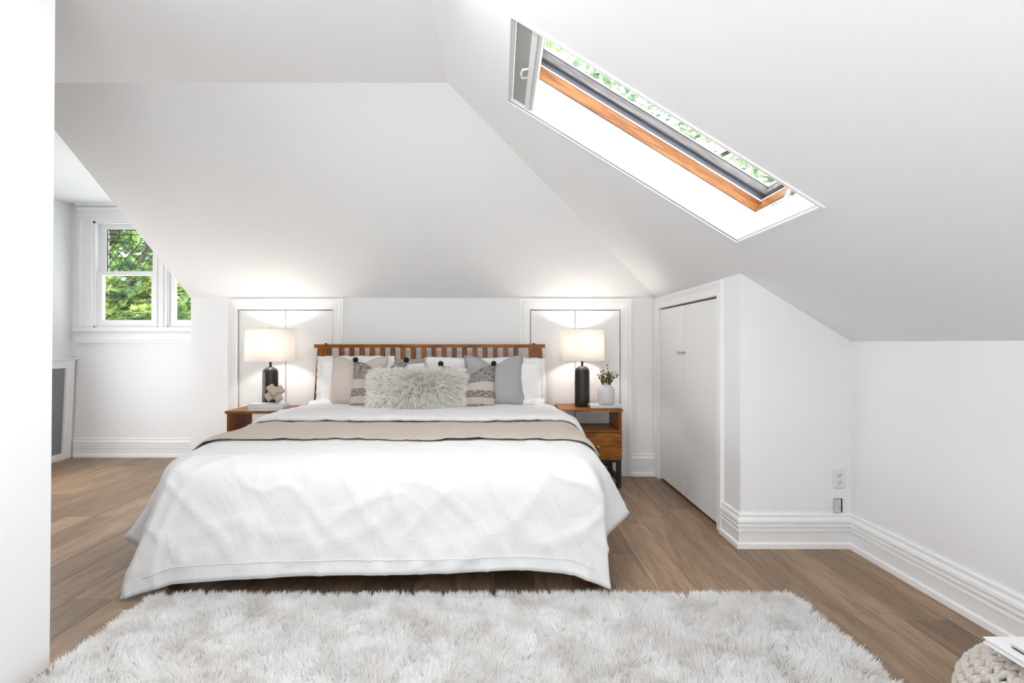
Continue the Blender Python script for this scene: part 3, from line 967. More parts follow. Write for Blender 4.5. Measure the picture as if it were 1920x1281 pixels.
def dpos(c, r):
    ck, cv = c; rk, rv = r
    if rk == 'Y':
        if ck == 'T': return Vector((cv, rv, .612 + .004 * math.sin((rv - 2.46) * 2)))
        x, z = side(LK if ck == 'L' else RK, cv, rv)
        return Vector((x, rv, z))
    if ck == 'T': return front(cv, rv)
    K, xe, Rg = (LK, XA, RL) if ck == 'L' else (RK, XB2, RR)
    a, b = cv, rv
    if b >= a:
        return front(xe, b).lerp(catmull(Rg, b), (a / b) ** .9 if b > 0 else 0)
    x, z = side(K, a, 2.46)
    return Vector((x, 2.46 + .0, z)).lerp(catmull(Rg, a), (b / a) ** 1.3)


G = np.array([[dpos(c, r) for c in cols] for r in rows])
nr, nc = G.shape[:2]
for it in range(5):          # relax the surface a little, hems held
    A = G.copy()
    A[1:-1, 1:-1] = G[1:-1, 1:-1] * .5 + .125 * (G[:-2, 1:-1] + G[2:, 1:-1] + G[1:-1, :-2] + G[1:-1, 2:])
    G = A


def normals(G):
    du = np.gradient(G, axis=1); dv = np.gradient(G, axis=0)
    n = np.cross(du, dv)
    return n / (np.linalg.norm(n, axis=2, keepdims=True) + 1e-9)


Nn = normals(G)
Wk = np.array([[wrinkle(*G[j, i]) for i in range(nc)] for j in range(nr)])
flat = np.array([[0.45 if (rows[j][0] == 'Y') else 1.0 for i in range(nc)] for j in range(nr)])
D = G + Nn * (Wk * flat)[..., None]
D[..., 2] = np.maximum(D[..., 2], .008)


def grid_mesh(name, G, thick=0.0, N=None):
    nr, nc = G.shape[:2]
    top = G.reshape(-1, 3)
    idx = np.arange(nr * nc).reshape(nr, nc)
    q = np.stack([idx[:-1, :-1], idx[:-1, 1:], idx[1:, 1:], idx[1:, :-1]], -1).reshape(-1, 4)
    faces = q.tolist()
    vs = top
    if thick:
        n0 = nr * nc
        vs = np.concatenate([top, (G - N * thick).reshape(-1, 3)])
        faces += (q[:, ::-1] + n0).tolist()
        rim = list(idx[0, :]) + list(idx[1:, -1]) + list(idx[-1, -2::-1]) + list(idx[-2:0:-1, 0])
        for a, b in zip(rim, rim[1:] + rim[:1]):
            faces.append([int(b), int(a), int(a + n0), int(b + n0)])
    me = bpy.data.meshes.new(name)
    me.from_pydata(vs.tolist(), [], faces)
    return me


dv = put('duvet', grid_mesh('duvet', D, .006, Nn), M_DUVET, smooth=True, base=True)
tag(dv, 'rumpled white duvet draped over bed foot and sides', 'duvet')
# hem seam line near the foot edge
seam = [D[3, i] + Nn[3, i] * .0015 for i in range(NA // 2, nc - NA // 2)]
MB().tube(seam, .0018, 5).build('hem_seam', M_DUVET, dv, True)


def strip(name, y0, y1, a_end, off0, off1, thick, m, ncol=150, nrow=26, lift=None, seed=0, endcurl=0):
    """cloth strip lying on the duvet: rows y0..y1, columns from left side a_end over the top to right a_end"""
    total = (XB2 - XA)
    la, ra = .42, .34
    us = np.linspace(-a_end[0] * la, total + a_end[1] * ra, ncol)
    g = []
    for j in range(nrow):
        t = j / (nrow - 1)
        y = y0 + (y1 - y0) * t
        row = []
        for u in us:
            yy = y + .010 * math.sin(u * 3.1 + seed) * (1 - t) + .006 * math.sin(u * 9 + seed * 2) * (1 - t)
            if u < 0: c = ('L', -u / la)
            elif u > total: c = ('R', (u - total) / ra)
            else: c = ('T', XA + u)
            row.append(dpos(c, ('Y', yy)))
        g.append(row)
    g = np.array(g)
    n = normals(g)
    g2 = g.copy()
    for j in range(nrow):
        t = j / (nrow - 1)
        for i in range(ncol):
            p = g[j, i]
            puff = off0 + (off1 - off0) * (1 - (1 - min(1, t * 5)) ** 2) ** .5 if off1 != off0 else off0
            e = min(1, min(i, ncol - 1 - i) / 5)
            wv = wrinkle(p[0] * 1.3 + seed, p[1] * 1.5, p[2]) * .45 + wrinkle(p[0], p[1], p[2]) * .45
            g2[j, i] = p + n[j, i] * (puff * (.4 + .6 * e) + wv)
    return put(name, grid_mesh(name, g2, thick, n), m, smooth=True, base=True)


th = strip('throw_blanket', 2.80, 3.52, (.42, .44), .015, .015, .006, M_THROW, seed=1.0)
tag(th, 'beige woven throw blanket laid across the white duvet', 'blanket')
fold = strip('folded_cuff', 3.36, 3.99, (.40, .52), .036, .058, .015, M_DUVET, ncol=130, nrow=30, seed=2.3)
fold.parent = dv
fold.location = fold.location - dv.location
tag(fold, 'smooth white turned-back top of the duvet')

# ------------------------------------------------------------------ pillows
def cushion(w_, h_, t_, pinch=.06, chop=0.0, n=26, flange=0.0, wob=.004, seed=0, power=.55):
    """closed cushion, x width, z height (base at 0), y thickness; uv by height"""
    vs, uv = [], []
    idx = {}
    fs = []
    for sgn in (-1, 1):
        for j in range(n + 1):
            for i in range(n + 1):
                u, v = -1 + 2 * i / n, -1 + 2 * j / n
                edge = i in (0, n) or j in (0, n)
                if edge and sgn == 1:
                    idx[sgn, i, j] = idx[-1, i, j]; continue
                # concave sides, pointed corners
                x = u * (1 - pinch * (1 - v * v)) * w_ / 2
                z = v * (1 - pinch * (1 - u * u)) * h_ / 2
                k = max(0, (1 - abs(u) ** 2.4)) ** power * max(0, (1 - abs(v) ** 2.4)) ** power
                y = sgn * k * t_ / 2
                y += sgn * k * wob * noise.noise(Vector((u * 3 + seed, v * 3, sgn * 5.0))) * 3
                if chop and v > -.3:
                    q = ((v + .3) / 1.3) ** 2 * math.exp(-(u / .42) ** 2)
                    z -= chop * q
                    y *= 1 - .25 * q
                z += wob * noise.noise(Vector((u * 2 + seed, v * 2, 9)))
                x += wob * noise.noise(Vector((u * 2 + seed, v * 2, 19)))
                idx[sgn, i, j] = len(vs)
                vs.append((x, y, z + h_ / 2)); uv.append(((u + 1) / 2, (v + 1) / 2))
        for j in range(n):
            for i in range(n):
                f = [idx[sgn, i, j], idx[sgn, i + 1, j], idx[sgn, i + 1, j + 1], idx[sgn, i, j + 1]]
                fs.append(f if sgn < 0 else f[::-1])
    me = bpy.data.meshes.new('cushion')
    me.from_pydata(vs, [], fs)
    ul = me.uv_layers.new(name='UVMap')
    li = np.empty(len(me.loops), dtype=np.int32); me.loops.foreach_get('vertex_index', li)
    ul.data.foreach_set('uv', np.array(uv)[li].ravel())
    me.polygons.foreach_set('use_smooth', [True] * len(me.polygons))
    return me


def flange_mesh(w_, h_, fw, seed=0, n=60):
    """flat ruffled border around a sham"""
    pts = []
    per = [(-1, -1), (1, -1), (1, 1), (-1, 1)]
    ring0, ring1 = [], []
    for s in range(4):
        a, b = per[s], per[(s + 1) % 4]
        for k in range(n // 4):
            t = k / (n // 4)
            u, v = a[0] + (b[0] - a[0]) * t, a[1] + (b[1] - a[1]) * t
            ring0.append((u * (w_ / 2 - .012), .0, v * (h_ / 2 - .012)))
            rf = .008 * math.sin(t * 40 + s + seed)
            ring1.append((u * (w_ / 2 + fw), rf, v * (h_ / 2 + fw) + .003 * math.sin(t * 31 + seed)))
    m = len(ring0)
    vs = [(x, y - .002, z + h_ / 2) for x, y, z in ring0] + [(x, y - .002, z + h_ / 2) for x, y, z in ring1] + [(x, y + .002, z + h_ / 2) for x, y, z in ring0] + [(x, y + .002, z + h_ / 2) for x, y, z in ring1]
    fs = []
    for i in range(m):
        j = (i + 1) % m
        fs += [(i, j, m + j, m + i), (2 * m + j, 2 * m + i, 3 * m + i, 3 * m + j), (m + i, m + j, 3 * m + j, 3 * m + i)]
    me = bpy.data.meshes.new('flange'); me.from_pydata(vs, [], fs)
    me.polygons.foreach_set('use_smooth', [True] * len(me.polygons))
    return me


def pillow(name, px0, px1, ptop, Y, m, label, t=.16, lean=12, yaw=0, chop=0.0, pinch=.06, flange=0, zb=.600, seed=0, cat='pillow', roll=0, group=None, width=None, power=.55):
    w_ = width or (px1 - px0) * Y / 960
    top = 1.15 - (ptop - 644) * Y / 960
    h_ = (top - zb) / math.cos(math.radians(lean))
    x = ((px0 + px1) / 2 - 938) * Y / 960
    r = thing(name, (x, Y, zb), label, cat, group)
    r.rotation_euler = Euler((math.radians(-lean), math.radians(roll), math.radians(yaw)), 'XYZ')
    if flange:
        b = bpy.data.objects.new('cover', cushion(w_ - 2 * flange, h_ - 2 * flange, t, pinch, chop, seed=seed, power=power))
        b.location = (0, 0, flange)
        fo = bpy.data.objects.new('flange', flange_mesh(w_ - 2 * flange, h_ - 2 * flange, flange, seed)); COL.objects.link(fo)
        fo.data.materials.append(m); fo.parent = r; fo.location = (0, 0, flange)
    else:
        b = bpy.data.objects.new('cover', cushion(w_, h_, t, pinch, chop, seed=seed, power=power))
    COL.objects.link(b); b.data.materials.append(m); b.parent = r
    return r, b, w_, h_


def piping(b, w_, h_, m, pinch, chop, rad=.003):
    pts = []
    per = [(-1, -1), (1, -1), (1, 1), (-1, 1)]
    for s in range(4):
        a, c = per[s], per[(s + 1) % 4]
        for k in range(16):
            t = k / 16
            u, v = a[0] + (c[0] - a[0]) * t, a[1] + (c[1] - a[1]) * t
            x = u * (1 - pinch * (1 - v * v)) * w_ / 2; z = v * (1 - pinch * (1 - u * u)) * h_ / 2
            if chop and v > -.3: z -= chop * ((v + .3) / 1.3) ** 2 * math.exp(-(u / .42) ** 2)
            pts.append((x, 0, z + h_ / 2))
    me = MB().tube(pts + pts[:1], rad, 6).mesh('piping')
    o = bpy.data.objects.new('piping', me); COL.objects.link(o); me.materials.append(m); o.parent = b
    me.polygons.foreach_set('use_smooth', [True] * len(me.polygons))


pillow('sleeping_pillow', 566, 700, 756, 4.05, M_LINEN, 'flat white pillow lying at the left edge under the shams', t=.10, lean=68, zb=.625, seed=3, pinch=.05, width=.56)
pillow('sleeping_pillow', 950, 1024, 752, 4.10, M_LINEN, 'flat white pillow lying at the right edge under the shams', t=.12, lean=35, zb=.606, seed=4, pinch=.03)
pillow('euro_sham', 628, 800, 672, 4.262, M_TAUPE, 'taupe pillow against the slats, left of the wide white sham', t=.07, lean=3, pinch=.02, seed=5, chop=.02)
pillow('euro_sham', 806, 1008, 670, 4.268, M_TAUPE, 'taupe pillow against the slats, mostly hidden by white shams at right', t=.05, lean=2, pinch=.03, seed=6, chop=.03)
pillow('pillow_sham', 592, 738, 668, 4.19, M_LINEN, 'white sham with a ruffled flange at the far left of the bed', t=.12, lean=5, flange=.03, pinch=.02, seed=7)
pillow('pillow_sham', 794, 985, 669, 4.20, M_LINEN, 'wide white sham standing behind the fur and grey pillows', t=.10, lean=5, pinch=.015, seed=8, chop=.015)
pillow('pillow_sham', 905, 1024, 672, 4.145, M_LINEN, 'white sham with a ruffled flange at the far right of the bed', t=.12, lean=7, flange=.03, pinch=.02, seed=9)
pillow('lumbar_pillow', 690, 796, 681, 4.14, M_LINEN, 'plump white pillow showing just above the fur pillow', t=.11, lean=8, pinch=.05, seed=10)
_, b, w_, h_ = pillow('throw_pillow', 612, 722, 669, 4.065, M_BEIGE, 'plain beige square pillow beside the far left white sham', t=.17, lean=13, chop=.055, pinch=.045, seed=11, yaw=-6)
piping(b, w_, h_, M_BEIGE, .045, .055)
_, b, w_, h_ = pillow('throw_pillow', 872, 986, 667, 4.045, M_GREYF, 'plain grey square pillow with piped edges and dented top', t=.18, lean=14, chop=.07, pinch=.05, seed=12, yaw=8)
piping(b, w_, h_, M_GREYF, .05, .07)
M_POM = M_BLACK
for px0, px1, pt, Y, yaw, sd, lab in ((648, 757, 679, 3.93, -9, 13, 'striped charcoal pillow with black pompoms, left of the fur pillow'), (824, 932, 686, 3.91, 7, 14, 'striped charcoal pillow with black pompoms, right of the fur pillow')):
    r, b, w_, h_ = pillow('striped_pillow', px0, px1, pt, Y, M_STRIPE, lab, t=.15, lean=16, chop=.075, pinch=.045, seed=sd, yaw=yaw, group='striped pompom pillows')
    for sx in (-1, 1):
        me = MB().lathe([(.002, -.022), (.012, -.019), (.020, -.010), (.023, 0), (.020, .010), (.012, .019), (.002, .022)], (sx * (w_ / 2 - .012), 0, h_ + .012), 14).mesh('pompom')
        me.polygons.foreach_set('use_smooth', [True] * len(me.polygons)); me.materials.append(M_BLACK)
        o = bpy.data.objects.new('pompom', me); COL.objects.link(o); o.parent = r


# strands as thin tapering ribbons --------------------------------------------------
def strands(name, P, Dr, width, m, parent, bend=None, seed=1, segs=3):
    """P (n,3) roots, Dr (n,3) tip offsets, bend (n,3) extra mid offset"""
    rs = np.random.RandomState(seed)
    n = len(P)
    side_ = rs.normal(size=(n, 3)); side_ -= Dr * (side_ * Dr).sum(1, keepdims=True) / ((Dr ** 2).sum(1, keepdims=True) + 1e-12)
    side_ /= np.linalg.norm(side_, axis=1, keepdims=True) + 1e-9
    if np.isscalar(width): width = np.full(n, width)
    k = segs
    V_ = np.zeros((n, 2 * k + 1, 3))
    for s in range(k):
        t = s / k
        c = P + Dr * t + (bend * (4 * t * (1 - t)) if bend is not None else 0)
        wd = (width * (1 - .35 * t))[:, None] / 2
        V_[:, 2 * s] = c - side_ * wd
        V_[:, 2 * s + 1] = c + side_ * wd
    V_[:, 2 * k] = P + Dr
    base_ = (np.arange(n) * (2 * k + 1))[:, None]
    quads = np.concatenate([base_ + np.array([[2 * s, 2 * s + 1, 2 * s + 3, 2 * s + 2]]) for s in range(k - 1)], 1).reshape(-1, 4)
    tris = base_ + np.array([[2 * k - 2, 2 * k - 1, 2 * k]])
    me = bpy.data.meshes.new(name)
    me.vertices.add(n * (2 * k + 1)); me.vertices.foreach_set('co', V_.ravel().astype(np.float32))
    nq, ntr = len(quads), len(tris)
    me.loops.add(nq * 4 + ntr * 3)
    me.loops.foreach_set('vertex_index', np.concatenate([quads.ravel(), tris.ravel()]).astype(np.int32))
    me.polygons.add(nq + ntr)
    ls = np.concatenate([np.arange(nq) * 4, nq * 4 + np.arange(ntr) * 3]).astype(np.int32)
    me.polygons.foreach_set('loop_start', ls)
    me.polygons.foreach_set('use_smooth', [True] * (nq + ntr))
    me.update(calc_edges=True)
    me.materials.append(m)
    o = bpy.data.objects.new(name, me); COL.objects.link(o)
    o.parent = parent
    o['kind'] = 'stuff'
    return o


# fur lumbar pillow
r, b, w_, h_ = pillow('fur_pillow', 690, 868, 701, 3.80, M_FUR, 'long ivory fur lumbar pillow front and centre on the bed', t=.17, lean=20, pinch=.07, seed=15, zb=.605)
me = b.data
me.calc_loop_triangles()
co = np.empty(len(me.vertices) * 3); me.vertices.foreach_get('co', co); co = co.reshape(-1, 3)
tri = np.empty(len(me.loop_triangles) * 3, dtype=np.int32); me.loop_triangles.foreach_get('vertices', tri); tri = tri.reshape(-1, 3)
A_, B_, C_ = co[tri[:, 0]], co[tri[:, 1]], co[tri[:, 2]]
cr_ = np.cross(B_ - A_, C_ - A_); ar = np.linalg.norm(cr_, axis=1)
rs = np.random.RandomState(4)
keep = (cr_[:, 1] < 0) | (rs.rand(len(tri)) < .4)
pr_ = ar * np.where(cr_[:, 1] < 0, 1, .35); pr_ /= pr_.sum()
ti = rs.choice(len(tri), 26000, p=pr_)
u_, v_ = rs.rand(len(ti), 1), rs.rand(len(ti), 1)
fl_ = (u_ + v_) > 1; u_ = np.where(fl_, 1 - u_, u_); v_ = np.where(fl_, 1 - v_, v_)
P = A_[ti] + (B_ - A_)[ti] * u_ + (C_ - A_)[ti] * v_
nm = cr_[ti] / ar[ti][:, None]
L_ = rs.uniform(.04, .075, (len(P), 1))
out = np.stack([P[:, 0] / w_ * 2.2, np.zeros(len(P)), (P[:, 2] / h_ - .62) * 1.0], 1)
clump = np.array([noise.noise_vector(Vector(p) * 45) for p in P])
dirv = nm * .45 + out * .55 + np.array([0, -.05, -.30]) + clump * .4 + rs.normal(size=P.shape) * .10
dirv /= np.linalg.norm(dirv, axis=1, keepdims=True)
D_ = dirv * L_
D_[:, 2] = np.maximum(D_[:, 2], -P[:, 2] * .9 + .0)
strands('fur', P, D_, .0034, M_FUR, r, bend=nm * L_ * .22 + clump * .006, seed=5)

# ------------------------------------------------------------------ shag rug
RX0, RX1, RY0, RY1 = -1.545, 1.305, 0.42, 2.285
rug = thing('shag_rug', ((RX0 + RX1) / 2, (RY0 + RY1) / 2, 0), 'thick white shag rug on the floor at the bed foot', 'rug')
MB().box(RX0 + .01, RX1 - .01, RY0 + .01, RY1 - .01, 0.0006, .016).build('backing', M_RUGBASE, rug, bevel=.003)
rs = np.random.RandomState(8)


def vnoise(x, y, seed, n=64):
    g = np.random.RandomState(seed).rand(n, n)
    xi, yi = np.floor(x).astype(int), np.floor(y).astype(int)
    fx, fy = x - xi, y - yi
    fx, fy = fx * fx * (3 - 2 * fx), fy * fy * (3 - 2 * fy)
    a = g[xi % n, yi % n]; b_ = g[(xi + 1) % n, yi % n]; c = g[xi % n, (yi + 1) % n]; d = g[(xi + 1) % n, (yi + 1) % n]
    return (a * (1 - fx) + b_ * fx) * (1 - fy) + (c * (1 - fx) + d * fx) * fy


NTUFT = 21000
tx = rs.uniform(RX0, RX1, NTUFT); ty = RY0 + (RY1 - RY0) * rs.uniform(0, 1, NTUFT) ** .8
# each tuft: strands leaning the tuft's own way
ang = vnoise(tx * 10 + 20, ty * 10 + 20, 1) * 2 * PI * 1.6 + rs.normal(size=NTUFT) * .7
leanv = .15 + .6 * vnoise(tx * 9 + 20, ty * 9 + 20, 2)
K = 15
px_ = np.repeat(tx, K) + rs.normal(size=NTUFT * K) * .0085
py_ = np.repeat(ty, K) + rs.normal(size=NTUFT * K) * .0085
ln = np.repeat(.034 + .010 * vnoise(tx * 6 + 20, ty * 6 + 20, 3), K) * rs.uniform(.8, 1.1, NTUFT * K)
la_ = np.repeat(leanv, K); an = np.repeat(ang, K) + rs.normal(size=NTUFT * K) * .4
dx = np.cos(an) * la_ + rs.normal(size=len(px_)) * .12; dy = np.sin(an) * la_ + rs.normal(size=len(px_)) * .12
# near the border the pile leans outward
ex = np.clip((np.abs(px_ - (RX0 + RX1) / 2) - ((RX1 - RX0) / 2 - .03)) / .03, 0, 1) * np.sign(px_)
ey = np.clip((np.abs(py_ - (RY0 + RY1) / 2) - ((RY1 - RY0) / 2 - .03)) / .03, 0, 1) * np.sign(py_ - (RY0 + RY1) / 2)
dx += ex * .5; dy += ey * .5
dz = np.ones_like(dx)
dd = np.stack([dx, dy, dz], 1); dd /= np.linalg.norm(dd, axis=1, keepdims=True)
P = np.stack([px_, py_, np.full_like(px_, .010)], 1)
off = np.array(wloc(rug))
bend = np.stack([-dd[:, 0], -dd[:, 1], np.zeros(len(dd))], 1) * ln[:, None] * .12
strands('pile', P - off, dd * ln[:, None], .0042, M_PILE, rug, bend=bend, seed=9, segs=2)

# ------------------------------------------------------------------ nightstands
def make_nightstand():
    """local: front faces -y, origin on the floor under its centre; 0.50 wide, 0.39 deep, 0.63 high"""
    r = bpy.data.objects.new('nightstand', None); COL.objects.link(r)
    D0, D1 = -.195, .195
    MB().box(-.25, .25, D0, D1, .61, .63).build('tabletop', M_TEAK, r, bevel=.003)
    for sx in (-1, 1):
        MB().box(sx * .232 - .011, sx * .232 + .011, D0 + .02, D1 - .01, .462, .61).build('side_panel', M_TEAKV, r, bevel=.0015)
    MB().box(-.243, .243, D0 + .012, D1 - .01, .445, .462).build('shelf', M_TEAK, r, bevel=.0015)
    w = MB().box(-.243, -.228, D0 + .03, D1 - .01, .235, .445).box(.228, .243, D0 + .03, D1 - .01, .235, .445).box(-.228, .228, D0 + .03, D1 - .01, .235, .25).box(-.228, .228, D1 - .022, D1 - .01, .25, .445)
    w.build('case', M_TEAK, r)
    d = MB().box(-.243, .243, D0 + .012, D0 + .029, .228, .441).build('drawer', M_TEAK, r, bevel=.0015)
    MB().lathe([(.005, 0), (.005, .012), (.012, .016), (.016, .022), (.012, .03), (.004, .033)], (0.05, D0 + .012, .335), 16, Matrix.Rotation(PI / 2, 3, 'X')).build('knob', M_BRASS, d, True)
    for sx in (-1, 1):
        for sy in (D0 + .025, D1 - .05):
            MB().box(sx * .222 - .018, sx * .222 + .018, sy, sy + .03, 0, .2348).build('leg', M_BLKMET, r, bevel=.001, seg=1)
        MB().box(sx * .222 - .014, sx * .222 + .014, D0 + .05, D1 - .05, .06, .085).build('stretcher', M_BLKMET, r)
        MB().box(sx * .222 - .014, sx * .222 + .014, D0 + .05, D1 - .05, .20, .2348).build('stretcher', M_BLKMET, r)
    MB().box(-.204, .204, D0 + .03, D0 + .05, .205, .2348).build('stretcher', M_BLKMET, r)
    MB().box(-.204, .204, D1 - .045, D1 - .025, .205, .2348).build('stretcher', M_BLKMET, r)
    MB().box(-.204, .204, D1 - .045, D1 - .025, .10, .125).build('stretcher', M_BLKMET, r)
    return r


ns = make_nightstand()
ns.location = (.718, 4.225, 0)
tag(ns, 'amber wood nightstand with black legs, right of the bed', 'nightstand', 'nightstands beside the bed')
ns2 = copy_tree(ns)
ns2.location = (-1.862, 4.115, 0)
tag(ns2, 'amber wood nightstand holding two books, left of the bed', 'nightstand', 'nightstands beside the bed')

# ------------------------------------------------------------------ table lamps
def lamp(x, y, z, sw, z0, z1, zb_, label, twist):
    r = thing('table_lamp', (x, y, z), label, 'lamp', 'bedside lamps')
    rb = .062
    prof = [(rb - .004, z)] + [(rb, z + .008)] + [(rb * (1 - .03 * t), z + .008 + t * (zb_ - .055 - z)) for t in (.25, .5, .75, 1)]
    for k in range(1, 8):
        a = k / 7 * PI / 2
        prof.append((.010 + (rb * .97 - .010) * math.cos(a), zb_ - .047 + .047 * math.sin(a)))
    MB().lathe(prof, (x, y, 0), 40).build('base', M_BRONZE, r, True)
    MB().lathe([(.009, zb_ - .001), (.009, z0 + .03)], (x, y, 0), 16).build('neck', M_BLKMET, r, True)
    sh = MB()
    # drum, slightly wider at the bottom; thin double wall
    prof = [(sw, z0), (sw * .985, z1), (sw * .985 - .002, z1), (sw - .002, z0), (sw, z0)]
    sh.lathe(prof, (x, y, 0), 56, cap=False)
    s = sh.build('lamp_shade', M_SHADE, r, True)
    for rr, zz in ((sw, z0), (sw * .985, z1)):
        MB().tube([(x + rr * math.cos(2 * PI * i / 56), y + rr * math.sin(2 * PI * i / 56), zz) for i in range(57)], .0018, 6).build('shade_rim', M_TEAK if False else M_LINEN, s, True)
    MB().lathe([(.016, z0 + .03), (.016, z0 + .085), (.010, z0 + .09)], (x, y, 0), 16).build('bulb_socket', M_BLKMET, r, True)
    hp = MB()
    for k in range(3):
        a = twist + k * 2 * PI / 3
        hp.tube([(x, y, z1 - .02), (x + (sw * .984) * math.cos(a), y + (sw * .984) * math.sin(a), z1 - .008)], .0018, 6)
    hp.tube([(x, y, z1 - .02), (x, y, z1 + .012)], .004, 8)
    hp.build('finial', M_BLKMET, r, True)
    bl = MB().lathe([(.010, z0 + .088), (.018, z0 + .105), (.027, z0 + .13), (.028, z0 + .145), (.02, z0 + .163), (.004, z0 + .17)], (x, y, 0), 20)
    b_ = bl.build('bulb', M_BULB, r, True)
    l = bpy.data.lights.new('lamp_bulb_light', 'POINT'); l.energy = LAMP_W; l.color = (1, .93, .85); l.shadow_soft_size = .03
    lo = bpy.data.objects.new('lamp_bulb_light', l); COL.objects.link(lo); lo.parent = r
    lo.location = Vector((x, y, z0 + .14)) - Vector((x, y, z))
    return r


LAMP_W = 3.3
M_BULB = bpy.data.materials.new('frosted_bulb'); M_BULB.use_nodes = True
_nt = M_BULB.node_tree; _nt.nodes.remove(_nt.nodes['Principled BSDF'])
_t = _nt.nodes.new('ShaderNodeBsdfTransparent'); _e = _nt.nodes.new('ShaderNodeEmission'); _e.inputs[0].default_value = (1, .85, .7, 1); _e.inputs[1].default_value = 3
_a = _nt.nodes.new('ShaderNodeAddShader'); _nt.links.new(_t.outputs[0], _a.inputs[0]); _nt.links.new(_e.outputs[0], _a.inputs[1]); _nt.links.new(_a.outputs[0], _nt.nodes['Material Output'].inputs[0])


def at(px, py, Y): return Vector(((px - 938) * Y / 960, Y, 1.15 - (py - 644) * Y / 960))


YLL, YLR = 4.19, 4.235
p = at(507, 0, YLL)
lamp(p.x, YLL, .6305, 44 * YLL / 960, at(0, 677, YLL).z, at(0, 617, YLL).z, at(0, 688, YLL).z, 'left table lamp with white drum shade, behind the wooden knot', .3)
p = at(1091.5, 0, YLR)
p2 = p
lamp(p.x, YLR, .6305, 41 * YLR / 960, at(0, 676, YLR).z, at(0, 618, YLR).z, at(0, 686, YLR).z, 'right table lamp with white drum shade, beside the sprig vase', .9)

# ------------------------------------------------------------------ books, knot, vase
def book(name, c, w_, d_, z0, th_, yaw, mc, label, group=None, mp=M_PAPER, spine_left=True):
    r = thing(name, (c[0], c[1], z0), label, 'book', group)
    r.rotation_euler = (0, 0, math.radians(yaw))
    off = Vector((c[0], c[1], z0))
    k = MB()
    t = .0025
    k.box(-w_ / 2, w_ / 2, -d_ / 2, d_ / 2, 0, t).box(-w_ / 2, w_ / 2, -d_ / 2, d_ / 2, th_ - t, th_)
    sx = -1 if spine_left else 1
    k.box(sx * w_ / 2 - t / 2, sx * w_ / 2 + t / 2, -d_ / 2, d_ / 2, 0, th_)
    me = k.mesh('cover'); me.materials.append(mc)
    o = bpy.data.objects.new('cover', me); COL.objects.link(o); o.parent = r
    me = MB().box(-w_ / 2 + .003, w_ / 2 - .004, -d_ / 2 + .004, d_ / 2 - .004, t, th_ - t).mesh('pages'); me.materials.append(mp)
    o = bpy.data.objects.new('pages', me); COL.objects.link(o); o.parent = r
    return r


book('book', (-1.803, 3.99), .27, .12, .6305, .025, 2, M_COVERG, 'grey book, lower of two on the left nightstand', spine_left=False)
book('book', (-1.806, 3.99), .265, .115, .656, .027, 0, M_COVERW, 'pale book under the wooden knot, upper of two', spine_left=False)
book('magazine', (.835, 4.10), .245, .10, .6305, .0095, -1, M_COVERD, 'dark-edged magazine, lower under the sprig vase', mp=M_PAPER)
bk = book('book', (.838, 4.105), .25, .11, .6405, .022, 1, M_COVERW, 'white book directly under the sprig vase')
for i in range(3):
    me = MB().box(-.1268, -.126, -.04 + i * .026, -.02 + i * .026, .005, .017).mesh('spine_mark'); me.materials.append(M_COVERD)
    o = bpy.data.objects.new('spine_mark', me); COL.objects.link(o); o.parent = bk

# bleached wooden knot: six notched bars in three crossing pairs
kn = thing('wooden_knot', (at(515, 0, 3.99).x, 3.99, .6835), 'bleached wooden knot sculpture standing on the two books', 'sculpture')
kn.rotation_euler = (0, 0, 0)
RM = Matrix.Rotation(math.radians(-24), 4, 'X') @ Matrix.Rotation(math.radians(20), 4, 'Z') @ Matrix.Rotation(math.radians(48), 4, 'Y')
q = .0135
bars = []
for ax in range(3):
    for sg in (-1, 1):
        h3 = [q, q, q]; c3 = [0, 0, 0]
        h3[ax] = .070
        h3[(ax + 1) % 3] = q * .97
        h3[(ax + 2) % 3] = q * .97 * 2
        c3[(ax + 1) % 3] = sg * q
        bars.append((h3, c3))
allv = []
ms = []
for h3, c3 in bars:
    mb = MB().box(c3[0] - h3[0], c3[0] + h3[0], c3[1] - h3[1], c3[1] + h3[1], c3[2] - h3[2], c3[2] + h3[2], RM)
    allv += [v[2] for v in mb.v]
    ms.append(mb)
lift = -min(allv)
for mb in ms:
    mb.v = [(a, b_, c + lift) for a, b_, c in mb.v]
    me = mb.mesh('bar', True, .0015, 1); me.materials.append(M_KNOT)
    o = bpy.data.objects.new('bar', me); COL.objects.link(o); o.parent = kn

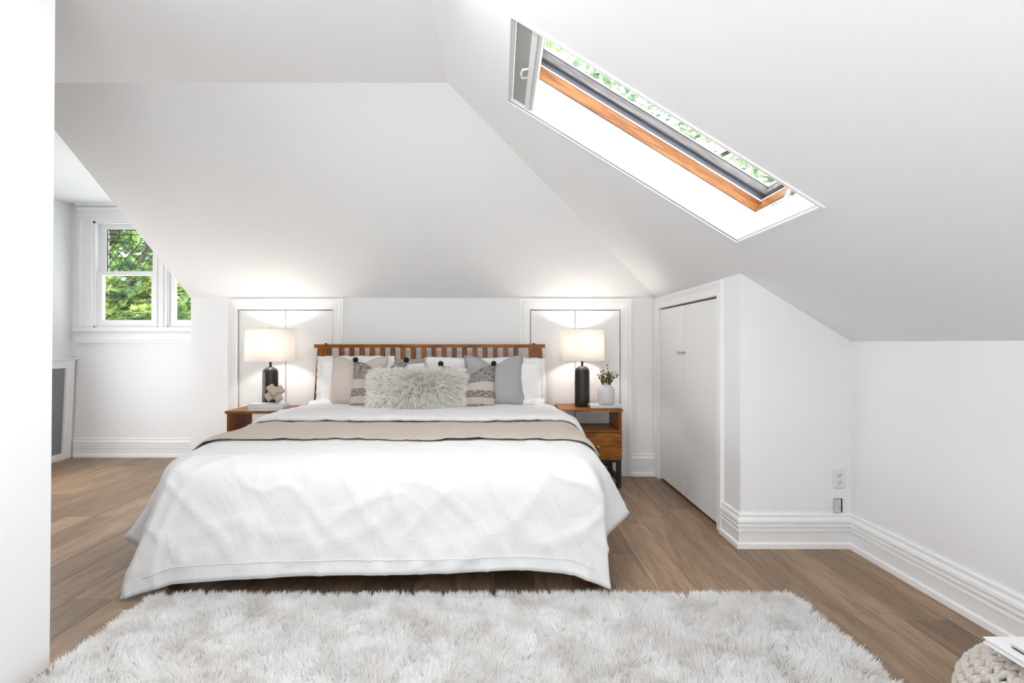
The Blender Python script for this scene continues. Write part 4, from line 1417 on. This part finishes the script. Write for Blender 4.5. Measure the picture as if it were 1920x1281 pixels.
vx, vy, vz = at(1136.5, 0, 4.10).x, 4.10, .663
vs_ = thing('vase', (vx, vy, vz), 'squat white ceramic vase of sprigs on the right nightstand', 'vase')
MB().lathe([(.050, vz), (.060, vz + .003), (.0655, vz + .012), (.0665, vz + .06), (.0665, vz + .105), (.062, vz + .125), (.050, vz + .140), (.041, vz + .146), (.041, vz + .158), (.037, vz + .158), (.037, vz + .148), (.050, vz + .13), (.058, vz + .1), (.055, vz + .02), (.0, vz + .012)], (vx, vy, 0), 40, cap=False).build('body', M_CERAMIC, vs_, True)
sp = thing('sprig_bunch', (vx, vy, vz + .02), 'bunch of small dark olive sprigs standing in the white vase', 'plant')
random.seed(12)
st = MB(); lf = MB()
for k in range(26):
    a = random.uniform(0, 2 * PI); rr = random.uniform(.01, .105); hh = random.uniform(.20, .30) - rr * .55
    tip = Vector((vx + rr * math.cos(a), vy + rr * math.sin(a) * .8, vz + hh + .02))
    b0 = Vector((vx + .012 * math.cos(a), vy + .012 * math.sin(a), vz + .02)); b1 = Vector((vx + .03 * math.cos(a), vy + .03 * math.sin(a), vz + .152))
    pts = [b0, b1, (b1 + tip) / 2 + Vector((0, 0, .012)), tip]
    st.tube(pts, [.0016, .0015, .0012, .0007], 5)
    for j in range(15):
        t = random.uniform(.15, 1)
        c = b1.lerp(tip, t) + Vector((0, 0, .02 * t * (1 - t)))
        d = Vector((random.gauss(0, 1), random.gauss(0, 1), random.gauss(.6, .8))).normalized()
        s_ = d.orthogonal().normalized(); s_ = Matrix.Rotation(random.uniform(0, 6), 3, d) @ s_
        L1 = random.uniform(.012, .02); wd = L1 * .36
        lf.add([c, c + d * L1 * .5 + s_ * wd, c + d * L1, c + d * L1 * .5 - s_ * wd], [(0, 1, 2, 3)])
st.build('stem', M_TWIG, sp, True, kind='stuff')
lf.build('foliage', M_SPRIG, sp, kind='stuff')

# ------------------------------------------------------------------ knitted pouf and the books on it
pc = Vector((1.455, 1.315, .0)); PR, PH, PZ = .207, .155, .178
pf = thing('knitted_pouf', (pc.x, pc.y, .012), 'chunky knitted cream pouf at the bottom right corner', 'pouf')
def pfp(lat, lon, k=1.0):
    c_ = math.cos(lat); c_ = math.copysign(abs(c_) ** .9, c_)
    return Vector((pc.x + PR * k * c_ * math.cos(lon), pc.y + PR * k * c_ * math.sin(lon), PZ + PH * k * math.sin(lat)))
core = MB().lathe([(max(.001, PR * .93 * math.cos(l) ** .9 if abs(math.cos(l)) > 1e-6 else .001), PZ + PH * .93 * math.sin(l)) for l in [(-PI / 2 + PI * i / 14) for i in range(15)]], (pc.x, pc.y, 0), 32)
core.build('core', M_POUF, pf, True)
kn_ = MB()
nlat = 15
for i in range(nlat):
    lat = -PI / 2 * .86 + PI * .90 * (i + .5) / nlat
    ring = max(6, int(2 * PI * PR * math.cos(lat) ** .8 / .034))
    for j in range(ring):
        lon = 2 * PI * (j + (i % 2) * .5) / ring
        dl = 2 * PI / ring; dt = PI * .9 / nlat
        for s_ in (-1, 1):
            jt = random.uniform(-.1, .1)
            pts = [pfp(lat + dt * .62, lon + s_ * dl * (.46 + jt * .3), 1.0), pfp(lat + dt * .1, lon + s_ * dl * (.30 + jt), 1.035), pfp(lat - dt * .55, lon + s_ * dl * .04, 1.0)]
            kn_.tube(pts, [.0075, .0102, .0075], 6)
kn_.build('knit_stitches', M_POUF, pf, True, kind='stuff')


def tilt_box(mb, c, w_, d_, th_, M_):
    return mb.box(-w_ / 2, w_ / 2, -d_ / 2, d_ / 2, 0, th_, Matrix.Translation(c) @ M_)


TM = Matrix.Rotation(0, 4, 'X')
bz = .350
cx, cy = 1.290 + .165, 1.369 - .125
mg = thing('magazine', (cx, cy, bz), 'large white magazine with dark cover photo on the pouf', 'magazine')
w = MB(); tilt_box(w, (cx, cy, bz), .33, .25, .004, TM); w.build('cover', M_COVERW, mg, bevel=.0008, seg=1)
w = MB(); tilt_box(w, (cx + .002, cy - .001, bz + .0042), .326, .246, .009, TM); w.build('pages', M_PAPER, mg)
w = MB(); tilt_box(w, (cx, cy, bz + .0134), .33, .25, .003, TM); w.build('front_cover', M_COVERW, mg, bevel=.0008, seg=1)
w = MB(); tilt_box(w, (cx + .006, cy - .012, bz + .0166), .292, .165, .0006, TM); w.build('cover_photo', M_PHOTO, mg)
w = MB(); tilt_box(w, (cx + .006, cy + .0735, bz + .0166), .292, .006, .0007, TM); w.build('cover_strip', M_TEAL, mg)
c2 = (1.318 + .10, 1.323 - .075)
m2 = thing('magazine', (c2[0], c2[1], bz + .018), 'smaller white magazine lying on top of the large one', 'magazine')
TM2 = Matrix.Rotation(math.radians(-2.5), 4, 'Z')
w = MB(); tilt_box(w, (c2[0], c2[1], bz + .0175), .196, .146, .007, TM2); w.build('pages', M_PAPER, m2)
w = MB(); tilt_box(w, (c2[0], c2[1], bz + .0246), .20, .15, .002, TM2); w.build('cover', M_COVERW, m2, bevel=.0006, seg=1)
w = MB(); tilt_box(w, (c2[0] + .03, c2[1] + .02, bz + .0267), .10, .03, .0005, TM2); w.build('cover_photo', M_PHOTO, m2)

# ------------------------------------------------------------------ trees outside
def leaf_shape():
    """five lobed leaf in the xy plane, unit size, as a fan"""
    ang = [-150, -118, -60, -35, -10, 20, 45, 70, 90, 110, 135, 160, 190, 215]
    rad = [.45, .30, .62, .36, .85, .42, .80, .46, 1.0, .46, .80, .42, .85, .36]
    pts = [(0, -.25, 0)] + [(r_ * .5 * math.cos(math.radians(a)), r_ * .5 * math.sin(math.radians(a)), .06 * r_) for a, r_ in zip(ang, rad)]
    return np.array(pts), [(0, i, i + 1) for i in range(1, len(pts) - 1)]


def leaves(name, C, size, m, parent, seed, droop=.5):
    rs = np.random.RandomState(seed)
    base_, fs = leaf_shape()
    n = len(C); k = len(base_)
    q = rs.normal(size=(n, 3)) * .45 + np.array([0, -.35, 1.0]); q /= np.linalg.norm(q, axis=1, keepdims=True)
    a = np.cross(q, rs.normal(size=(n, 3))); a /= np.linalg.norm(a, axis=1, keepdims=True)
    b_ = np.cross(q, a)
    sz = size * rs.uniform(.6, 1.2, n)
    Vx = C[:, None, :] + sz[:, None, None] * (base_[None, :, 0:1] * a[:, None] + base_[None, :, 1:2] * b_[:, None] + base_[None, :, 2:3] * q[:, None])
    F_ = (np.arange(n) * k)[:, None, None] + np.array(fs)[None]
    F_ = F_.reshape(-1, 3)
    me = bpy.data.meshes.new(name)
    me.vertices.add(n * k); me.vertices.foreach_set('co', Vx.ravel().astype(np.float32))
    me.loops.add(F_.size); me.loops.foreach_set('vertex_index', F_.ravel().astype(np.int32))
    me.polygons.add(len(F_)); me.polygons.foreach_set('loop_start', (np.arange(len(F_)) * 3).astype(np.int32))
    me.update(calc_edges=True)
    me.materials.append(m)
    return put(name, me, m, parent, kind='stuff')


def tree(base_, blobs, size, m, label, seed, branches, density=1.0, group=None):
    rs = np.random.RandomState(seed); rnd = random.Random(seed)
    r = thing('tree', base_, label, 'tree', group)
    for pts, rad in branches:
        MB().tube(pts, rad, 8).build('trunk' if pts is branches[0][0] else 'branch', M_BARK, r, True)
    C = []
    for c, rx, ry, rz, n in blobs:
        n = int(n * density)
        # leaves gathered in flat sprays
        ns_ = max(3, n // 26)
        for s in range(ns_):
            d = rs.normal(size=3); d /= np.linalg.norm(d); d *= rs.rand() ** .4
            cc = np.array(c) + d * np.array([rx, ry, rz])
            k = 26
            sp_ = rs.normal(size=(k, 3)) * np.array([.26, .26, .06])
            sp_[:, 2] -= np.abs(sp_[:, 0]) * .25
            C.append(cc + sp_)
    C = np.concatenate(C)
    leaves('foliage', C, size, m, r, seed)
    return r


tb = (-6.9, 8.6, -4.0)
tree(tb, [((-6.3, 8.3, 2.2), 2.3, 1.2, 1.0, 5200), ((-5.0, 7.6, 1.3), 1.6, .8, .8, 3400), ((-7.0, 9.2, 3.6), 2.6, 1.3, 1.0, 2600), ((-6.0, 8.8, .2), 2.4, 1.0, .9, 3400)], .19, M_LEAF,
     'leafy green maple tree outside the dormer windows', 21,
     [([tb, (-6.8, 8.5, -1), (-6.5, 8.3, 1.2), (-6.2, 8.4, 3.6)], [.2, .16, .1, .05]), ([(-6.6, 8.3, .6), (-6.0, 7.8, 1.5), (-5.3, 7.5, 2.2), (-4.9, 7.3, 3.0)], [.07, .05, .035, .02]),
      ([(-5.8, 7.7, 1.2), (-5.3, 7.3, 1.55), (-4.6, 7.1, 1.9)], [.05, .03, .015]), ([(-5.7, 7.7, 1.7), (-5.2, 7.4, 1.75), (-4.4, 7.2, 1.7)], [.04, .025, .012])])
tb = (2.4, 12.5, -4.0)
tree(tb, [((1.0, 9.2, 6.9), 1.9, 1.4, 1.3, 2300), ((3.4, 9.8, 6.2), 1.8, 1.4, 1.3, 2200), ((5.6, 10.2, 5.2), 1.8, 1.4, 1.3, 2200), ((2.8, 12.5, 4.5), 2.2, 1.5, 1.5, 2500)], .22, M_LEAF2,
     'pale green tree beyond the roof window', 33,
     [([tb, (2.5, 12.2, 0), (2.4, 11.4, 4.0), (2.2, 10.4, 6.6)], [.25, .2, .12, .05]), ([(2.4, 11.6, 3.4), (3.6, 10.9, 4.6), (5.3, 10.6, 5.4)], [.1, .07, .03])])
